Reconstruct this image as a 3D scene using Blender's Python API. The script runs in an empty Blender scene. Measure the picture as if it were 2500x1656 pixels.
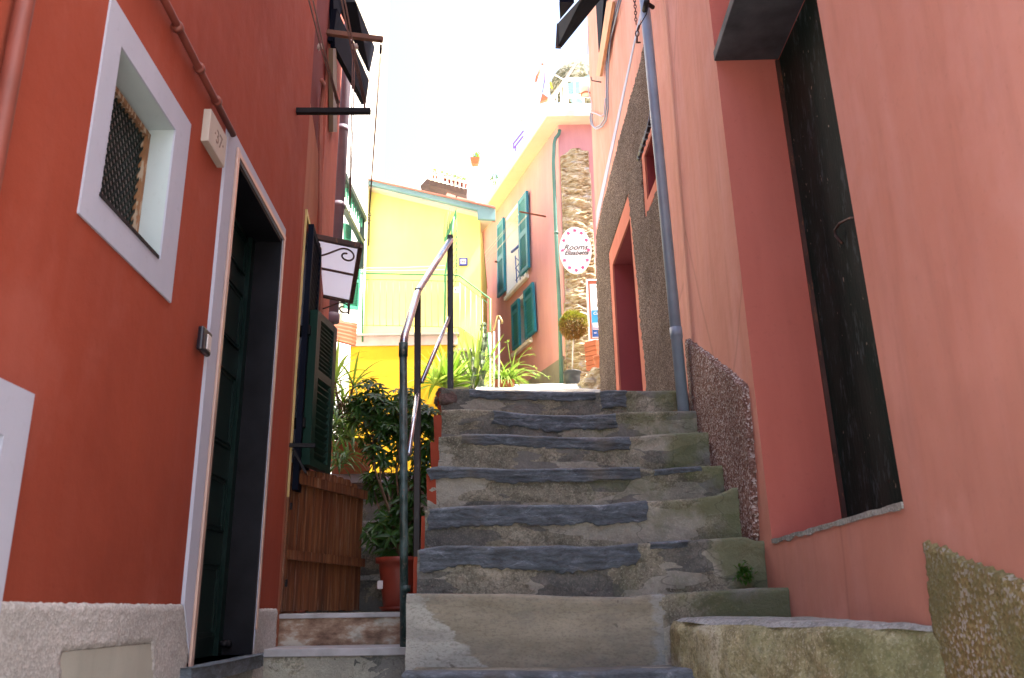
import bpy, math, random
from math import radians, sin, cos, pi, sqrt, atan2, tan
from mathutils import Vector, Matrix, noise
from mathutils.geometry import tessellate_polygon
random.seed(7)
SC = bpy.context.scene
COL = SC.collection
O = 1.0562

# ------------------------------------------------------------------ camera
FPX, CX, CY = 2083.0, 1250.0, 828.0
EYE = Vector((0, 0, 1.6))
_U = Vector((-99, 6595, -FPX)).normalized()
_f = Vector((0, 0, -1.0))
_Y = (_f - _U * _f.dot(_U)).normalized()
_X = _Y.cross(_U)
RW = Matrix((_X, _Y, _U))
cam_data = bpy.data.cameras.new('camera')
cam = bpy.data.objects.new('camera', cam_data)
COL.objects.link(cam)
cam_data.sensor_width = 36.0
cam_data.lens = 36.0 * FPX / 2500.0
cam_data.clip_start = 0.05
cam_data.clip_end = 2000
cam_data.dof.use_dof = True
cam_data.dof.focus_distance = 7.5
cam_data.dof.aperture_fstop = 6.5
cam.matrix_world = Matrix.Translation(EYE) @ RW.to_4x4()
SC.camera = cam

# ------------------------------------------------------------------ light
SUN_EL, SUN_DIR = radians(60), Vector((1.0, -0.22, 0)).normalized()
world = bpy.data.worlds.new('World')
SC.world = world
world.use_nodes = True
wn = world.node_tree
wn.nodes.clear()
sky = wn.nodes.new('ShaderNodeTexSky')
sky.sky_type = 'NISHITA'
sky.sun_disc = False
sky.sun_elevation = SUN_EL
sky.sun_rotation = atan2(SUN_DIR.x, SUN_DIR.y)
sky.air_density = 1.0
sky.dust_density = 5.0
sky.ozone_density = 1.0
bg = wn.nodes.new('ShaderNodeBackground')
bg.inputs[1].default_value = 0.15
wo = wn.nodes.new('ShaderNodeOutputWorld')
wn.links.new(sky.outputs[0], bg.inputs[0])
wn.links.new(bg.outputs[0], wo.inputs[0])
sd = bpy.data.lights.new('sun', 'SUN')
sd.energy = 4.5
sd.angle = radians(0.5)
sd.color = (1.0, 0.95, 0.86)
sun = bpy.data.objects.new('sun', sd)
COL.objects.link(sun)
sv = Vector((SUN_DIR.x * cos(SUN_EL), SUN_DIR.y * cos(SUN_EL), sin(SUN_EL)))
sun.rotation_euler = sv.to_track_quat('Z', 'Y').to_euler()
sun.location = (20, -3, 30)
SC.view_settings.view_transform = 'Standard'
SC.view_settings.look = 'None'
SC.view_settings.exposure = 2.2
SC.view_settings.gamma = 1.0
try:
    SC.cycles.max_bounces = 10
    SC.cycles.diffuse_bounces = 7
except Exception:
    pass

# ------------------------------------------------------------------ geometry helpers
def ray(u, v):
    return (RW @ Vector((u - CX, -(v - CY), -FPX)).normalized())

def hit(u, v, p, n):
    d = ray(u, v)
    return EYE + d * ((Vector(p) - EYE).dot(n) / d.dot(n))

def hy(u, v, y):
    """point at distance y up the alley"""
    return hit(u, v, (0, y, 0), Vector((0, 1, 0)))

class PL:
    """a vertical wall plane: start point, azimuth of its run, side of the alley it faces"""
    def __init__(s, x, y, az, face):
        a = radians(az)
        s.p = Vector((x, y, 0)); s.d = Vector((sin(a), cos(a), 0))
        s.n0 = Vector((s.d.y, -s.d.x, 0)); s.n = s.n0 * face
    def sz(s, u, v, off=0.0):
        P = hit(u, v, s.p + s.n * off, s.n)
        return ((P - s.p).dot(s.d), P.z)
    def P(s, a, z, off=0.0):
        return s.p + s.d * a + s.n * off + Vector((0, 0, z))
    def h(s, u, v, off=0.0):
        return hit(u, v, s.p + s.n * off, s.n)

def empty(name, loc):
    o = bpy.data.objects.new(name, None)
    o.location = Vector(loc); o.empty_display_size = 0.1
    COL.objects.link(o)
    return o

def tag(o, label=None, cat=None, group=None, kind=None):
    if label: o['label'] = label
    if cat: o['category'] = cat
    if group: o['group'] = group
    if kind: o['kind'] = kind
    return o

def worldloc(o):
    v = Vector(o.location)
    while o.parent:
        o = o.parent; v += Vector(o.location)
    return v

class MB:
    def __init__(s): s.v = []; s.f = []; s.m = []
    def add(s, vs, fs, mi=0):
        k = len(s.v); s.v += [Vector(q) for q in vs]
        for f in fs:
            s.f.append([k + i for i in f]); s.m.append(mi)
    def hexa(s, c, mi=0):
        s.add(c, [(0, 3, 2, 1), (4, 5, 6, 7), (0, 1, 5, 4), (1, 2, 6, 5), (2, 3, 7, 6), (3, 0, 4, 7)], mi)
    def box(s, x0, x1, y0, y1, z0, z1, mi=0):
        s.hexa([(x0, y0, z0), (x1, y0, z0), (x1, y1, z0), (x0, y1, z0), (x0, y0, z1), (x1, y0, z1), (x1, y1, z1), (x0, y1, z1)], mi)
    def pbox(s, pl, s0, s1, z0, z1, o0, o1, mi=0):
        s.hexa([pl.P(s0, z0, o0), pl.P(s1, z0, o0), pl.P(s1, z0, o1), pl.P(s0, z0, o1), pl.P(s0, z1, o0), pl.P(s1, z1, o0), pl.P(s1, z1, o1), pl.P(s0, z1, o1)], mi)
    def prism(s, front, dv, mi=0):
        """front: list of 3D points, dv: extrusion vector"""
        n = len(front); dv = Vector(dv)
        tris = tessellate_polygon([front])
        k = len(s.v)
        s.v += [Vector(q) for q in front] + [Vector(q) + dv for q in front]
        for t in tris:
            s.f.append([k + t[0], k + t[1], k + t[2]]); s.m.append(mi)
            s.f.append([k + n + t[2], k + n + t[1], k + n + t[0]]); s.m.append(mi)
        for i in range(n):
            j = (i + 1) % n
            s.f.append([k + i, k + j, k + n + j, k + n + i]); s.m.append(mi)
    def beam(s, a, b, w, h, up=(0, 0, 1), mi=0):
        a = Vector(a); b = Vector(b); d = (b - a).normalized(); up = Vector(up)
        sd = d.cross(up)
        if sd.length < 1e-4: sd = d.cross(Vector((0, 1, 0)))
        sd.normalize(); u2 = sd.cross(d).normalized()
        sd *= w / 2; u2 *= h / 2
        s.hexa([a - sd - u2, a + sd - u2, b + sd - u2, b - sd - u2, a - sd + u2, a + sd + u2, b + sd + u2, b - sd + u2], mi)
    def tube(s, pts, r, n=8, mi=0, caps=True):
        pts = [Vector(p) for p in pts]; k = len(s.v); m = len(pts)
        rr = r if isinstance(r, (list, tuple)) else [r] * m
        prev = None
        for i, p in enumerate(pts):
            t = (pts[min(i + 1, m - 1)] - pts[max(i - 1, 0)]).normalized()
            if prev is None:
                a = t.cross(Vector((0, 0, 1)))
                if a.length < 0.05: a = t.cross(Vector((0, 1, 0)))
            else:
                a = prev - t * prev.dot(t)
                if a.length < 1e-5: a = t.cross(Vector((0, 0, 1)))
            a.normalize(); prev = a; b = t.cross(a)
            for j in range(n):
                q = 2 * pi * j / n
                s.v.append(p + (a * cos(q) + b * sin(q)) * rr[i])
        for i in range(m - 1):
            for j in range(n):
                j2 = (j + 1) % n
                s.f.append([k + i * n + j, k + i * n + j2, k + (i + 1) * n + j2, k + (i + 1) * n + j]); s.m.append(mi)
        if caps:
            s.f.append([k + j for j in range(n)][::-1]); s.m.append(mi)
            s.f.append([k + (m - 1) * n + j for j in range(n)]); s.m.append(mi)
    def lathe(s, c, prof, n=24, mi=0, sx=1, sy=1):
        c = Vector(c); k = len(s.v)
        for r, z in prof:
            for j in range(n):
                q = 2 * pi * j / n
                s.v.append(c + Vector((r * cos(q) * sx, r * sin(q) * sy, z)))
        for i in range(len(prof) - 1):
            for j in range(n):
                j2 = (j + 1) % n
                s.f.append([k + i * n + j, k + i * n + j2, k + (i + 1) * n + j2, k + (i + 1) * n + j]); s.m.append(mi)
    def build(s, name, mats, parent=None, smooth=False, bevel=0.0, solid=0.0):
        me = bpy.data.meshes.new(name)
        off = worldloc(parent) if parent else Vector((0, 0, 0))
        me.from_pydata([tuple(q - off) for q in s.v], [], s.f)
        if not isinstance(mats, (list, tuple)): mats = [mats]
        for m in mats: me.materials.append(m)
        for i, p in enumerate(me.polygons):
            p.material_index = min(s.m[i], len(mats) - 1)
            p.use_smooth = smooth
        me.update()
        o = bpy.data.objects.new(name, me)
        COL.objects.link(o)
        if parent: o.parent = parent
        if solid:
            m = o.modifiers.new('s', 'SOLIDIFY'); m.thickness = solid; m.offset = 0
        if bevel:
            m = o.modifiers.new('b', 'BEVEL'); m.width = bevel; m.segments = 2; m.limit_method = 'ANGLE'
        return o

def copy_tree(o, delta, parent=None):
    c = o.copy(); COL.objects.link(c)
    if parent: c.parent = parent
    else: c.location = Vector(o.location) + Vector(delta)
    for ch in list(o.children): copy_tree(ch, (0, 0, 0), c)
    return c

def inpoly(p, poly):
    x, y = p; r = False; n = len(poly)
    for i in range(n):
        x1, y1 = poly[i]; x2, y2 = poly[(i + 1) % n]
        if (y1 > y) != (y2 > y) and x < (x2 - x1) * (y - y1) / (y2 - y1) + x1: r = not r
    return r

def wall(mb, pl, outer, holes, T=3.0, depth=0.3, backs=True, mi=(0, 1, 2)):
    """house wall in plane coordinates with openings (polygons), reveals and backs"""
    loops = [[Vector((a, z, 0)) for a, z in outer]] + [[Vector((a, z, 0)) for a, z in h] for h in holes]
    allp = [q for l in loops for q in l]
    mb.add([pl.P(q.x, q.y) for q in allp], tessellate_polygon(loops), mi[0])
    n = len(outer)
    f = [pl.P(a, z) for a, z in outer]; b = [pl.P(a, z, -T) for a, z in outer]
    mb.add(f + b, [(i, (i + 1) % n, n + (i + 1) % n, n + i) for i in range(n)] + [tuple(range(n, 2 * n))], mi[0])
    for k, h in enumerate(holes):
        dd = depth[k] if isinstance(depth, (list, tuple)) else depth
        n = len(h); f = [pl.P(a, z) for a, z in h]; b = [pl.P(a, z, -dd) for a, z in h]
        mb.add(f + b, [(i, (i + 1) % n, n + (i + 1) % n, n + i) for i in range(n)], mi[1])
        if backs: mb.add(b, [tuple(range(n))], mi[2])

def coat(mb, pl, poly, holes=(), res=0.03, base=0.012, amp=0.008, freq=30.0, wob=0.012, mi=0, wf=14.0):
    """a rough coat of render standing proud of a wall, its edge uneven"""
    a0 = min(p[0] for p in poly); a1 = max(p[0] for p in poly)
    z0 = min(p[1] for p in poly); z1 = max(p[1] for p in poly)
    na = int((a1 - a0) / res) + 3; nz = int((z1 - z0) / res) + 3
    inside = {}
    for i in range(na):
        for j in range(nz):
            a = a0 + (i - 0.5) * res; z = z0 + (j - 0.5) * res
            w = noise.noise_vector(Vector((a * wf, z * wf, 3.1))) * wob
            q = (a + w.x, z + w.y)
            if inpoly(q, poly) and not any(inpoly(q, h) for h in holes): inside[(i, j)] = 1
    vid = {}; vs = []; fs = []
    def V(i, j):
        if (i, j) in vid: return vid[(i, j)]
        a = a0 + (i - 1) * res; z = z0 + (j - 1) * res
        full = all((i + di, j + dj) in inside for di in (-1, 0) for dj in (-1, 0))
        w = noise.noise_vector(Vector((a * 60, z * 60, 1.7))) * res * 0.35
        off = base + amp * (noise.noise(Vector((a * freq, z * freq, 0.3))) + 0.6 * noise.noise(Vector((a * freq * 2.3, z * freq * 2.3, 5.3)))) if full else -0.004
        vid[(i, j)] = len(vs); vs.append(pl.P(a + w.x, z + w.y, off))
        return vid[(i, j)]
    for (i, j) in inside:
        fs.append((V(i, j), V(i + 1, j), V(i + 1, j + 1), V(i, j + 1)))
    mb.add(vs, fs, mi)

class Quad:
    """bilinear patch a(0,0) b(1,0) c(1,1) d(0,1), for shutters, panels and gates"""
    def __init__(s, a, b, c, d, flip=1):
        s.c = [Vector(q) for q in (a, b, c, d)]
        s.n = ((s.c[1] - s.c[0]).cross(s.c[3] - s.c[0])).normalized() * flip
    def P(s, u, v, o=0.0):
        a, b, c, d = s.c
        return a * (1 - u) * (1 - v) + b * u * (1 - v) + c * u * v + d * (1 - u) * v + s.n * o
    def box(s, mb, u0, u1, v0, v1, o0, o1, mi=0):
        mb.hexa([s.P(u0, v0, o0), s.P(u1, v0, o0), s.P(u1, v1, o0), s.P(u0, v1, o0), s.P(u0, v0, o1), s.P(u1, v0, o1), s.P(u1, v1, o1), s.P(u0, v1, o1)], mi)

def shutter(q, th=0.04, st=0.14, rl=0.06, panels=((0.06, 0.47), (0.53, 0.94)), ns=12, mi=0):
    """louvred shutter leaf with stiles, rails and tilted slats"""
    mb = MB()
    q.box(mb, 0, st, 0, 1, 0, th, mi); q.box(mb, 1 - st, 1, 0, 1, 0, th, mi)
    ed = [0.0]
    for a, b in panels: ed += [a, b]
    ed.append(1.0)
    for k in range(0, len(ed), 2):
        q.box(mb, st, 1 - st, ed[k], ed[k + 1], 0.001, th - 0.001, mi)
    for a, b in panels:
        h = (b - a) / ns
        for k in range(ns):
            v = a + h * k
            c = [q.P(st, v, th * 0.12), q.P(1 - st, v, th * 0.12), q.P(1 - st, v + h * 0.18, th * 0.12), q.P(st, v + h * 0.18, th * 0.12)]
            e = [q.P(st, v + h * 0.95, th * 0.85), q.P(1 - st, v + h * 0.95, th * 0.85), q.P(1 - st, v + h * 1.13, th * 0.85), q.P(st, v + h * 1.13, th * 0.85)]
            mb.hexa(c + e, mi)
    return mb

# ------------------------------------------------------------------ materials
def srgb(r, g, b):
    f = lambda c: ((c / 255) / 12.92) if c / 255 <= 0.04045 else (((c / 255) + 0.055) / 1.055) ** 2.4
    return (f(r), f(g), f(b), 1)

class NT:
    def __init__(s, name, rough=0.8, metal=0.0, spec=0.5):
        s.m = bpy.data.materials.new(name); s.m.use_nodes = True
        s.t = s.m.node_tree; s.t.nodes.clear()
        s.o = s.N('ShaderNodeOutputMaterial'); s.b = s.N('ShaderNodeBsdfPrincipled')
        s.L(s.b.outputs[0], s.o.inputs[0])
        s.b.inputs['Roughness'].default_value = rough
        s.b.inputs['Metallic'].default_value = metal
        s.b.inputs['Specular IOR Level'].default_value = spec
        s.tc = s.N('ShaderNodeNewGeometry').outputs['Position']
        s.h = None
    def N(s, t): return s.t.nodes.new(t)
    def L(s, a, b): s.t.links.new(a, b)
    def map(s, sc, rot=(0, 0, 0), loc=(0, 0, 0)):
        n = s.N('ShaderNodeMapping'); n.inputs['Scale'].default_value = sc
        n.inputs['Rotation'].default_value = rot; n.inputs['Location'].default_value = loc
        s.L(s.tc, n.inputs[0]); return n.outputs[0]
    def noise(s, scale, detail=4, vec=None, rough=0.55, dist=0.0):
        n = s.N('ShaderNodeTexNoise'); n.inputs['Scale'].default_value = scale
        n.inputs['Detail'].default_value = detail; n.inputs['Roughness'].default_value = rough
        n.inputs['Distortion'].default_value = dist
        s.L(vec if vec else s.tc, n.inputs['Vector']); return n.outputs['Fac']
    def vor(s, scale, vec=None, out='Color', feat='F1', rnd=1.0):
        n = s.N('ShaderNodeTexVoronoi'); n.inputs['Scale'].default_value = scale; n.feature = feat
        n.inputs['Randomness'].default_value = rnd
        s.L(vec if vec else s.tc, n.inputs['Vector']); return n.outputs[out]
    def ramp(s, f, stops, ease='LINEAR'):
        n = s.N('ShaderNodeValToRGB'); cr = n.color_ramp; cr.interpolation = ease
        while len(cr.elements) < len(stops): cr.elements.new(0.5)
        for e, (p, c) in zip(cr.elements, stops):
            e.position = p; e.color = c if isinstance(c, (tuple, list)) else (c, c, c, 1)
        s.L(f, n.inputs[0]); return n.outputs[0]
    def mix(s, f, a, b, mode='MIX'):
        n = s.N('ShaderNodeMix'); n.data_type = 'RGBA'; n.blend_type = mode
        for k, x in ((0, f), (6, a), (7, b)):
            if isinstance(x, (int, float)): n.inputs[k].default_value = x
            elif isinstance(x, (tuple, list)): n.inputs[k].default_value = x
            else: s.L(x, n.inputs[k])
        return n.outputs[2]
    def math(s, op, a, b=0.0):
        n = s.N('ShaderNodeMath'); n.operation = op
        for k, x in ((0, a), (1, b)):
            if isinstance(x, (int, float)): n.inputs[k].default_value = x
            else: s.L(x, n.inputs[k])
        return n.outputs[0]
    def col(s, c):
        if isinstance(c, (tuple, list)): s.b.inputs['Base Color'].default_value = c
        else: s.L(c, s.b.inputs['Base Color'])
    def bump(s, h, strength=0.3, dist=0.01):
        n = s.N('ShaderNodeBump'); n.inputs['Strength'].default_value = strength
        n.inputs['Distance'].default_value = dist
        s.L(h, n.inputs['Height'])
        if s.h: s.L(s.h, n.inputs['Normal'])
        s.h = n.outputs[0]; s.L(s.h, s.b.inputs['Normal'])

def mul(c, k): return (c[0] * k, c[1] * k, c[2] * k, 1)

def stucco(name, c, c2=None, streak=0.25, rough=0.88, bs=0.25, pale=None, pscale=2.0, crack=0.0, wear=0.0):
    n = NT(name, rough, spec=0.25)
    c2 = c2 or mul(c, 0.8)
    a = n.mix(n.ramp(n.noise(1.1, 5), [(0.35, 0.0), (0.68, 1.0)]), c, c2)
    st = n.noise(3.0, 6, n.map((2.2, 2.2, 0.28)))
    a = n.mix(n.math('MULTIPLY', n.ramp(st, [(0.45, 0.0), (0.72, 1.0)]), streak), a, pale or mul(c, 1.35))
    st2 = n.noise(5.0, 5, n.map((3, 3, 0.5), loc=(3, 1, 8)))
    a = n.mix(n.math('MULTIPLY', n.ramp(st2, [(0.5, 0.0), (0.75, 1.0)]), streak * 0.8), a, mul(c2, 0.72))
    a = n.mix(n.math('MULTIPLY', n.ramp(n.noise(45, 2), [(0.62, 0.0), (0.75, 1.0)]), 0.18), a, mul(c, 0.6))
    if wear:
        sp = n.N('ShaderNodeSeparateXYZ'); n.L(n.tc, sp.inputs[0])
        low = n.math('SUBTRACT', n.math('ADD', 2.25, n.math('MULTIPLY', n.noise(3.5, 6), 0.9)), sp.outputs[2])
        a = n.mix(n.math('MULTIPLY', n.ramp(low, [(0.45, 0.0), (1.0, 1.0)]), wear), a, mul(c2, 0.62))
        a = n.mix(n.math('MULTIPLY', n.ramp(n.noise(2.3, 7, n.map((1, 1, 0.7), loc=(9, 2, 4)), 0.62), [(0.54, 0.0), (0.66, 1.0)]), 0.35), a, pale or mul(c, 1.3))
    if crack:
        ck = n.vor(0.75, n.mix(0.22, n.map((1, 1, 0.45)), n.N('ShaderNodeTexNoise').outputs['Color']), 'Distance', 'DISTANCE_TO_EDGE')
        a = n.mix(n.ramp(ck, [(0.0, crack), (0.006, 0.0)]), a, mul(c2, 0.45))
    n.col(a)
    n.bump(n.noise(260, 3), bs, 0.002)
    n.bump(n.noise(9, 4), bs * 0.9, 0.016); n.bump(n.noise(2.4, 3), bs * 0.8, 0.05)
    return n.m

def pebble(name, cols, scale=140, bs=0.7, dist=0.006, moss=None, mossf=(0.5, 0.65)):
    n = NT(name, 0.92, spec=0.3)
    v = n.vor(scale)
    sep = n.N('ShaderNodeSeparateColor'); n.L(v, sep.inputs[0])
    k = len(cols)
    a = n.ramp(sep.outputs[0], [(i / k, c) for i, c in enumerate(cols)], 'CONSTANT')
    big = n.noise(2.0, 4)
    a = n.mix(n.ramp(big, [(0.3, 0.0), (0.7, 0.55)]), a, mul(cols[0], 0.55))
    if moss:
        a = n.mix(n.ramp(n.noise(4.0, 6), [(mossf[0], 0.0), (mossf[1], 0.75)]), a, moss)
    n.col(a)
    n.bump(n.vor(scale, out='Distance'), bs, dist)
    n.bump(n.noise(scale * 2, 2), 0.3, 0.003)
    return n.m

def paint(name, c, rough=0.45, var=0.12, chips=None, cf=0.66, cscale=30, metal=0.0, bs=0.08, stretch=(1, 1, 0.25), spec=0.5):
    n = NT(name, rough, metal, spec)
    a = n.mix(n.ramp(n.noise(6, 4), [(0.3, 0.0), (0.7, 1.0)]), mul(c, 1 - var), mul(c, 1 + var))
    if chips: a = n.mix(n.ramp(n.noise(cscale, 5, n.map(stretch)), [(cf, 0.0), (cf + 0.03, 1.0)]), a, chips)
    n.col(a); n.bump(n.noise(90, 3), bs, 0.002)
    return n.m

def leafmat(name, c1, c2, trans=0.3):
    n = NT(name, 0.4, spec=0.4)
    oi = n.N('ShaderNodeNewGeometry').outputs['Random Per Island']
    a = n.mix(oi, c1, c2); n.col(a)
    t = n.N('ShaderNodeBsdfTranslucent'); n.L(n.mix(0.0, n.mix(0.5, a, (0.25, 0.4, 0.02, 1)), a), t.inputs[0])
    m = n.N('ShaderNodeMixShader'); m.inputs[0].default_value = trans
    n.L(n.b.outputs[0], m.inputs[1]); n.L(t.outputs[0], m.inputs[2]); n.L(m.outputs[0], n.o.inputs[0])
    return n.m

M = {}
M['red'] = stucco('red_plaster', (0.33, 0.062, 0.030, 1), (0.28, 0.050, 0.025, 1), 0.2, pale=(0.38, 0.11, 0.08, 1), wear=0.45)
M['white_frame'] = stucco('white_painted_frame', (0.45, 0.47, 0.56, 1), (0.40, 0.42, 0.51, 1), 0.1, bs=0.12)
M['white_niche'] = stucco('white_niche', (0.48, 0.56, 0.57, 1), None, 0.1, bs=0.1)
M['grey_peb'] = pebble('grey_pebble_render', [(0.40, 0.39, 0.37, 1), (0.50, 0.49, 0.47, 1), (0.58, 0.57, 0.55, 1), (0.45, 0.44, 0.42, 1)], 170, 0.4, 0.003)
M['brown_peb'] = pebble('brown_pebble_render', [(0.075, 0.046, 0.032, 1), (0.125, 0.082, 0.060, 1), (0.19, 0.135, 0.105, 1), (0.30, 0.24, 0.205, 1), (0.09, 0.058, 0.042, 1)], 150, 0.8, 0.007)
M['red_peb'] = pebble('reddish_pebble_render', [(0.16, 0.085, 0.065, 1), (0.25, 0.14, 0.11, 1), (0.38, 0.27, 0.24, 1), (0.62, 0.58, 0.56, 1), (0.19, 0.10, 0.08, 1)], 110, 0.8, 0.006)
M['moss_peb'] = pebble('mossy_pebble_render', [(0.22, 0.17, 0.07, 1), (0.30, 0.22, 0.10, 1), (0.38, 0.34, 0.17, 1), (0.52, 0.52, 0.48, 1), (0.19, 0.16, 0.06, 1)], 130, 0.6, 0.005, (0.16, 0.165, 0.075, 1), (0.42, 0.62))
M['grey_peb_dark'] = pebble('speckled_olive_grey', [(0.10, 0.10, 0.06, 1), (0.22, 0.20, 0.13, 1), (0.36, 0.34, 0.26, 1)], 30, 0.5, 0.01)
M['salmon'] = stucco('salmon_plaster', (0.62, 0.30, 0.225, 1), (0.56, 0.25, 0.185, 1), 0.42, pale=(0.66, 0.36, 0.31, 1), crack=0.35, wear=0.5)
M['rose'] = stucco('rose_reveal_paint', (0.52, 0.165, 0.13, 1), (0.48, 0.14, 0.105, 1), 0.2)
M['orange_trim'] = stucco('orange_trim_paint', (0.50, 0.17, 0.11, 1), (0.45, 0.14, 0.09, 1), 0.25)
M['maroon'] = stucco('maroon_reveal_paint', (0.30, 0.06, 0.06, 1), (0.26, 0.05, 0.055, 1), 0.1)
n = NT('dark_green_old_door', 0.7, spec=0.12)
a = n.mix(n.ramp(n.noise(3, 5, n.map((2, 2, 0.6))), [(0.4, 0.0), (0.7, 1.0)]), (0.006, 0.020, 0.017, 1), (0.020, 0.030, 0.027, 1))
a = n.mix(n.ramp(n.noise(16, 8, n.map((1.6, 1.6, 0.5)), 0.7), [(0.55, 0.0), (0.64, 0.75)]), a, (0.06, 0.085, 0.095, 1))
a = n.mix(n.ramp(n.noise(28, 3, n.map((1, 1, 0.5), loc=(4, 4, 4))), [(0.70, 0.0), (0.72, 0.9)]), a, (0.32, 0.27, 0.22, 1))
n.col(a); n.bump(n.noise(60, 6, n.map((1, 1, 0.3))), 0.4, 0.006); M['old_door'] = n.m
M['green_door'] = paint('dark_green_door_paint', (0.004, 0.014, 0.012, 1), 0.35, 0.2, spec=0.3)
M['slate_dark'] = paint('dark_slate_jamb', (0.010, 0.010, 0.013, 1), 0.5, 0.4, bs=0.25, spec=0.15)
M['slatetop'] = paint('grey_slate_soffit', (0.075, 0.085, 0.10, 1), 0.7, 0.35, bs=0.2, spec=0.2)
M['steel_strip'] = paint('pale_metal_strip', (0.52, 0.36, 0.30, 1), 0.3, 0.1, metal=0.3)
M['grille'] = paint('dark_green_iron', (0.010, 0.020, 0.018, 1), 0.6, 0.3, (0.12, 0.05, 0.02, 1), 0.72, 40, spec=0.2)
M['rust'] = paint('rusty_edge', (0.26, 0.13, 0.06, 1), 0.9, 0.4, (0.42, 0.33, 0.24, 1), 0.52, 60, bs=0.6)
M['black'] = paint('black_plastic', (0.012, 0.01, 0.016, 1), 0.35)
M['white_plastic'] = paint('white_plastic', (0.55, 0.5, 0.5, 1), 0.4)
M['tile'] = paint('pale_stone_tile', (0.42, 0.37, 0.32, 1), 0.6, 0.08)
M['numink'] = paint('faded_brown_ink', (0.20, 0.15, 0.13, 1), 0.7)
M['ink'] = paint('dark_ink', (0.06, 0.05, 0.05, 1), 0.7)
M['redpipe'] = paint('red_painted_pipe', (0.20, 0.05, 0.035, 1), 0.55, 0.2)
M['pinkpipe'] = paint('pink_painted_pipe', (0.36, 0.12, 0.09, 1), 0.5, 0.2)
M['browntan'] = stucco('tan_brown_plaster', (0.38, 0.15, 0.085, 1), (0.33, 0.11, 0.06, 1), 0.3)
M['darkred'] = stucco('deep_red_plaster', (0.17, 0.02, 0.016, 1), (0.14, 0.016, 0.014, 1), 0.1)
M['rough_red'] = stucco('rough_brick_red_plaster', (0.40, 0.115, 0.08, 1), (0.34, 0.09, 0.065, 1), 0.3, bs=0.9)
M['greypipe'] = paint('mauve_grey_pipe_paint', (0.20, 0.165, 0.205, 1), 0.5, 0.12)
M['steelpipe'] = paint('grey_blue_gutter_paint', (0.22, 0.29, 0.38, 1), 0.35, 0.12)
M['greenpipe'] = paint('green_gutter_paint', (0.07, 0.17, 0.13, 1), 0.5, 0.15)
M['iron'] = paint('dark_iron', (0.009, 0.008, 0.010, 1), 0.6, 0.3, spec=0.2)
M['ironbrown'] = paint('brown_rusty_iron', (0.06, 0.028, 0.022, 1), 0.6, 0.4, (0.14, 0.06, 0.03, 1), 0.6, 50)
M['woodbar'] = paint('brown_wood_bar', (0.14, 0.055, 0.03, 1), 0.6, 0.3)
M['board'] = paint('orange_wood_board', (0.50, 0.25, 0.12, 1), 0.6, 0.15, stretch=(1, 1, 0.1))
n = NT('peeling_green_rail_paint', 0.42, spec=0.5)
a = n.mix(n.ramp(n.noise(28, 5, n.map((1, 1, 0.5))), [(0.40, 0.0), (0.62, 1.0)]), (0.014, 0.035, 0.032, 1), (0.07, 0.12, 0.125, 1))
a = n.mix(n.ramp(n.noise(60, 4), [(0.60, 0.0), (0.66, 1.0)]), a, (0.12, 0.10, 0.085, 1))
n.col(a); n.bump(n.noise(80, 4), 0.4, 0.003); M['railpost'] = n.m
M['darkpost'] = paint('dark_steel_post', (0.016, 0.013, 0.014, 1), 0.42, 0.3, (0.05, 0.045, 0.045, 1), 0.6, 40)
M['handrail'] = paint('worn_steel_handrail', (0.55, 0.56, 0.62, 1), 0.22, 0.2, metal=0.9)
n = NT('weathered_gate_wood', 0.62)
w = n.noise(6, 7, n.map((7, 7, 0.35)), 0.65)
a = n.ramp(w, [(0.3, (0.020, 0.007, 0.003, 1)), (0.46, (0.075, 0.022, 0.008, 1)), (0.58, (0.18, 0.066, 0.020, 1)), (0.70, (0.25, 0.16, 0.10, 1))])
a = n.mix(n.ramp(n.noise(2.2, 3), [(0.40, 0.0), (0.65, 0.45)]), a, (0.10, 0.022, 0.010, 1))
is_ = n.N('ShaderNodeNewGeometry').outputs['Random Per Island']
a = n.mix(n.math('MULTIPLY', is_, 0.45), a, (0.22, 0.085, 0.03, 1))
a = n.mix(n.ramp(n.noise(9, 6, n.map((9, 9, 0.5), loc=(2, 2, 2)), 0.65), [(0.57, 0.0), (0.64, 0.5)]), a, (0.26, 0.19, 0.14, 1))
n.col(a); n.bump(w, 0.5, 0.004); M['gatewood'] = n.m
M['shutgreen'] = paint('dark_green_shutter_paint', (0.007, 0.028, 0.020, 1), 0.4, 0.12, spec=0.35)
M['shutblack'] = paint('blue_black_shutter_paint', (0.004, 0.006, 0.014, 1), 0.7, 0.2, spec=0.06)
M['shutteal'] = paint('teal_shutter_paint', (0.012, 0.20, 0.30, 1), 0.5, 0.1)
M['shutmid'] = paint('green_shutter_paint', (0.03, 0.24, 0.14, 1), 0.5, 0.1)
M['cord'] = paint('brown_cord', (0.17, 0.095, 0.085, 1), 0.9)
M['paleknot'] = paint('pale_rag', (0.34, 0.27, 0.24, 1), 0.95)
M['darkglass'] = paint('dark_interior', (0.012, 0.012, 0.013, 1), 0.3)
M['terracotta'] = paint('terracotta', (0.40, 0.12, 0.05, 1), 0.8, 0.15)
M['terraplastic'] = paint('brown_red_plastic', (0.24, 0.035, 0.018, 1), 0.45, 0.1)
M['blackpot'] = paint('charcoal_pot', (0.035, 0.04, 0.042, 1), 0.6)
M['soil'] = paint('soil', (0.03, 0.02, 0.013, 1), 0.95)
M['orangesheet'] = paint('orange_sheet', (0.30, 0.065, 0.022, 1), 0.6, 0.15)
M['yellow'] = stucco('pale_yellow_plaster', (0.80, 0.76, 0.25, 1), (0.78, 0.72, 0.20, 1), 0.12, pale=(0.82, 0.79, 0.32, 1), bs=0.1)
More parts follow.
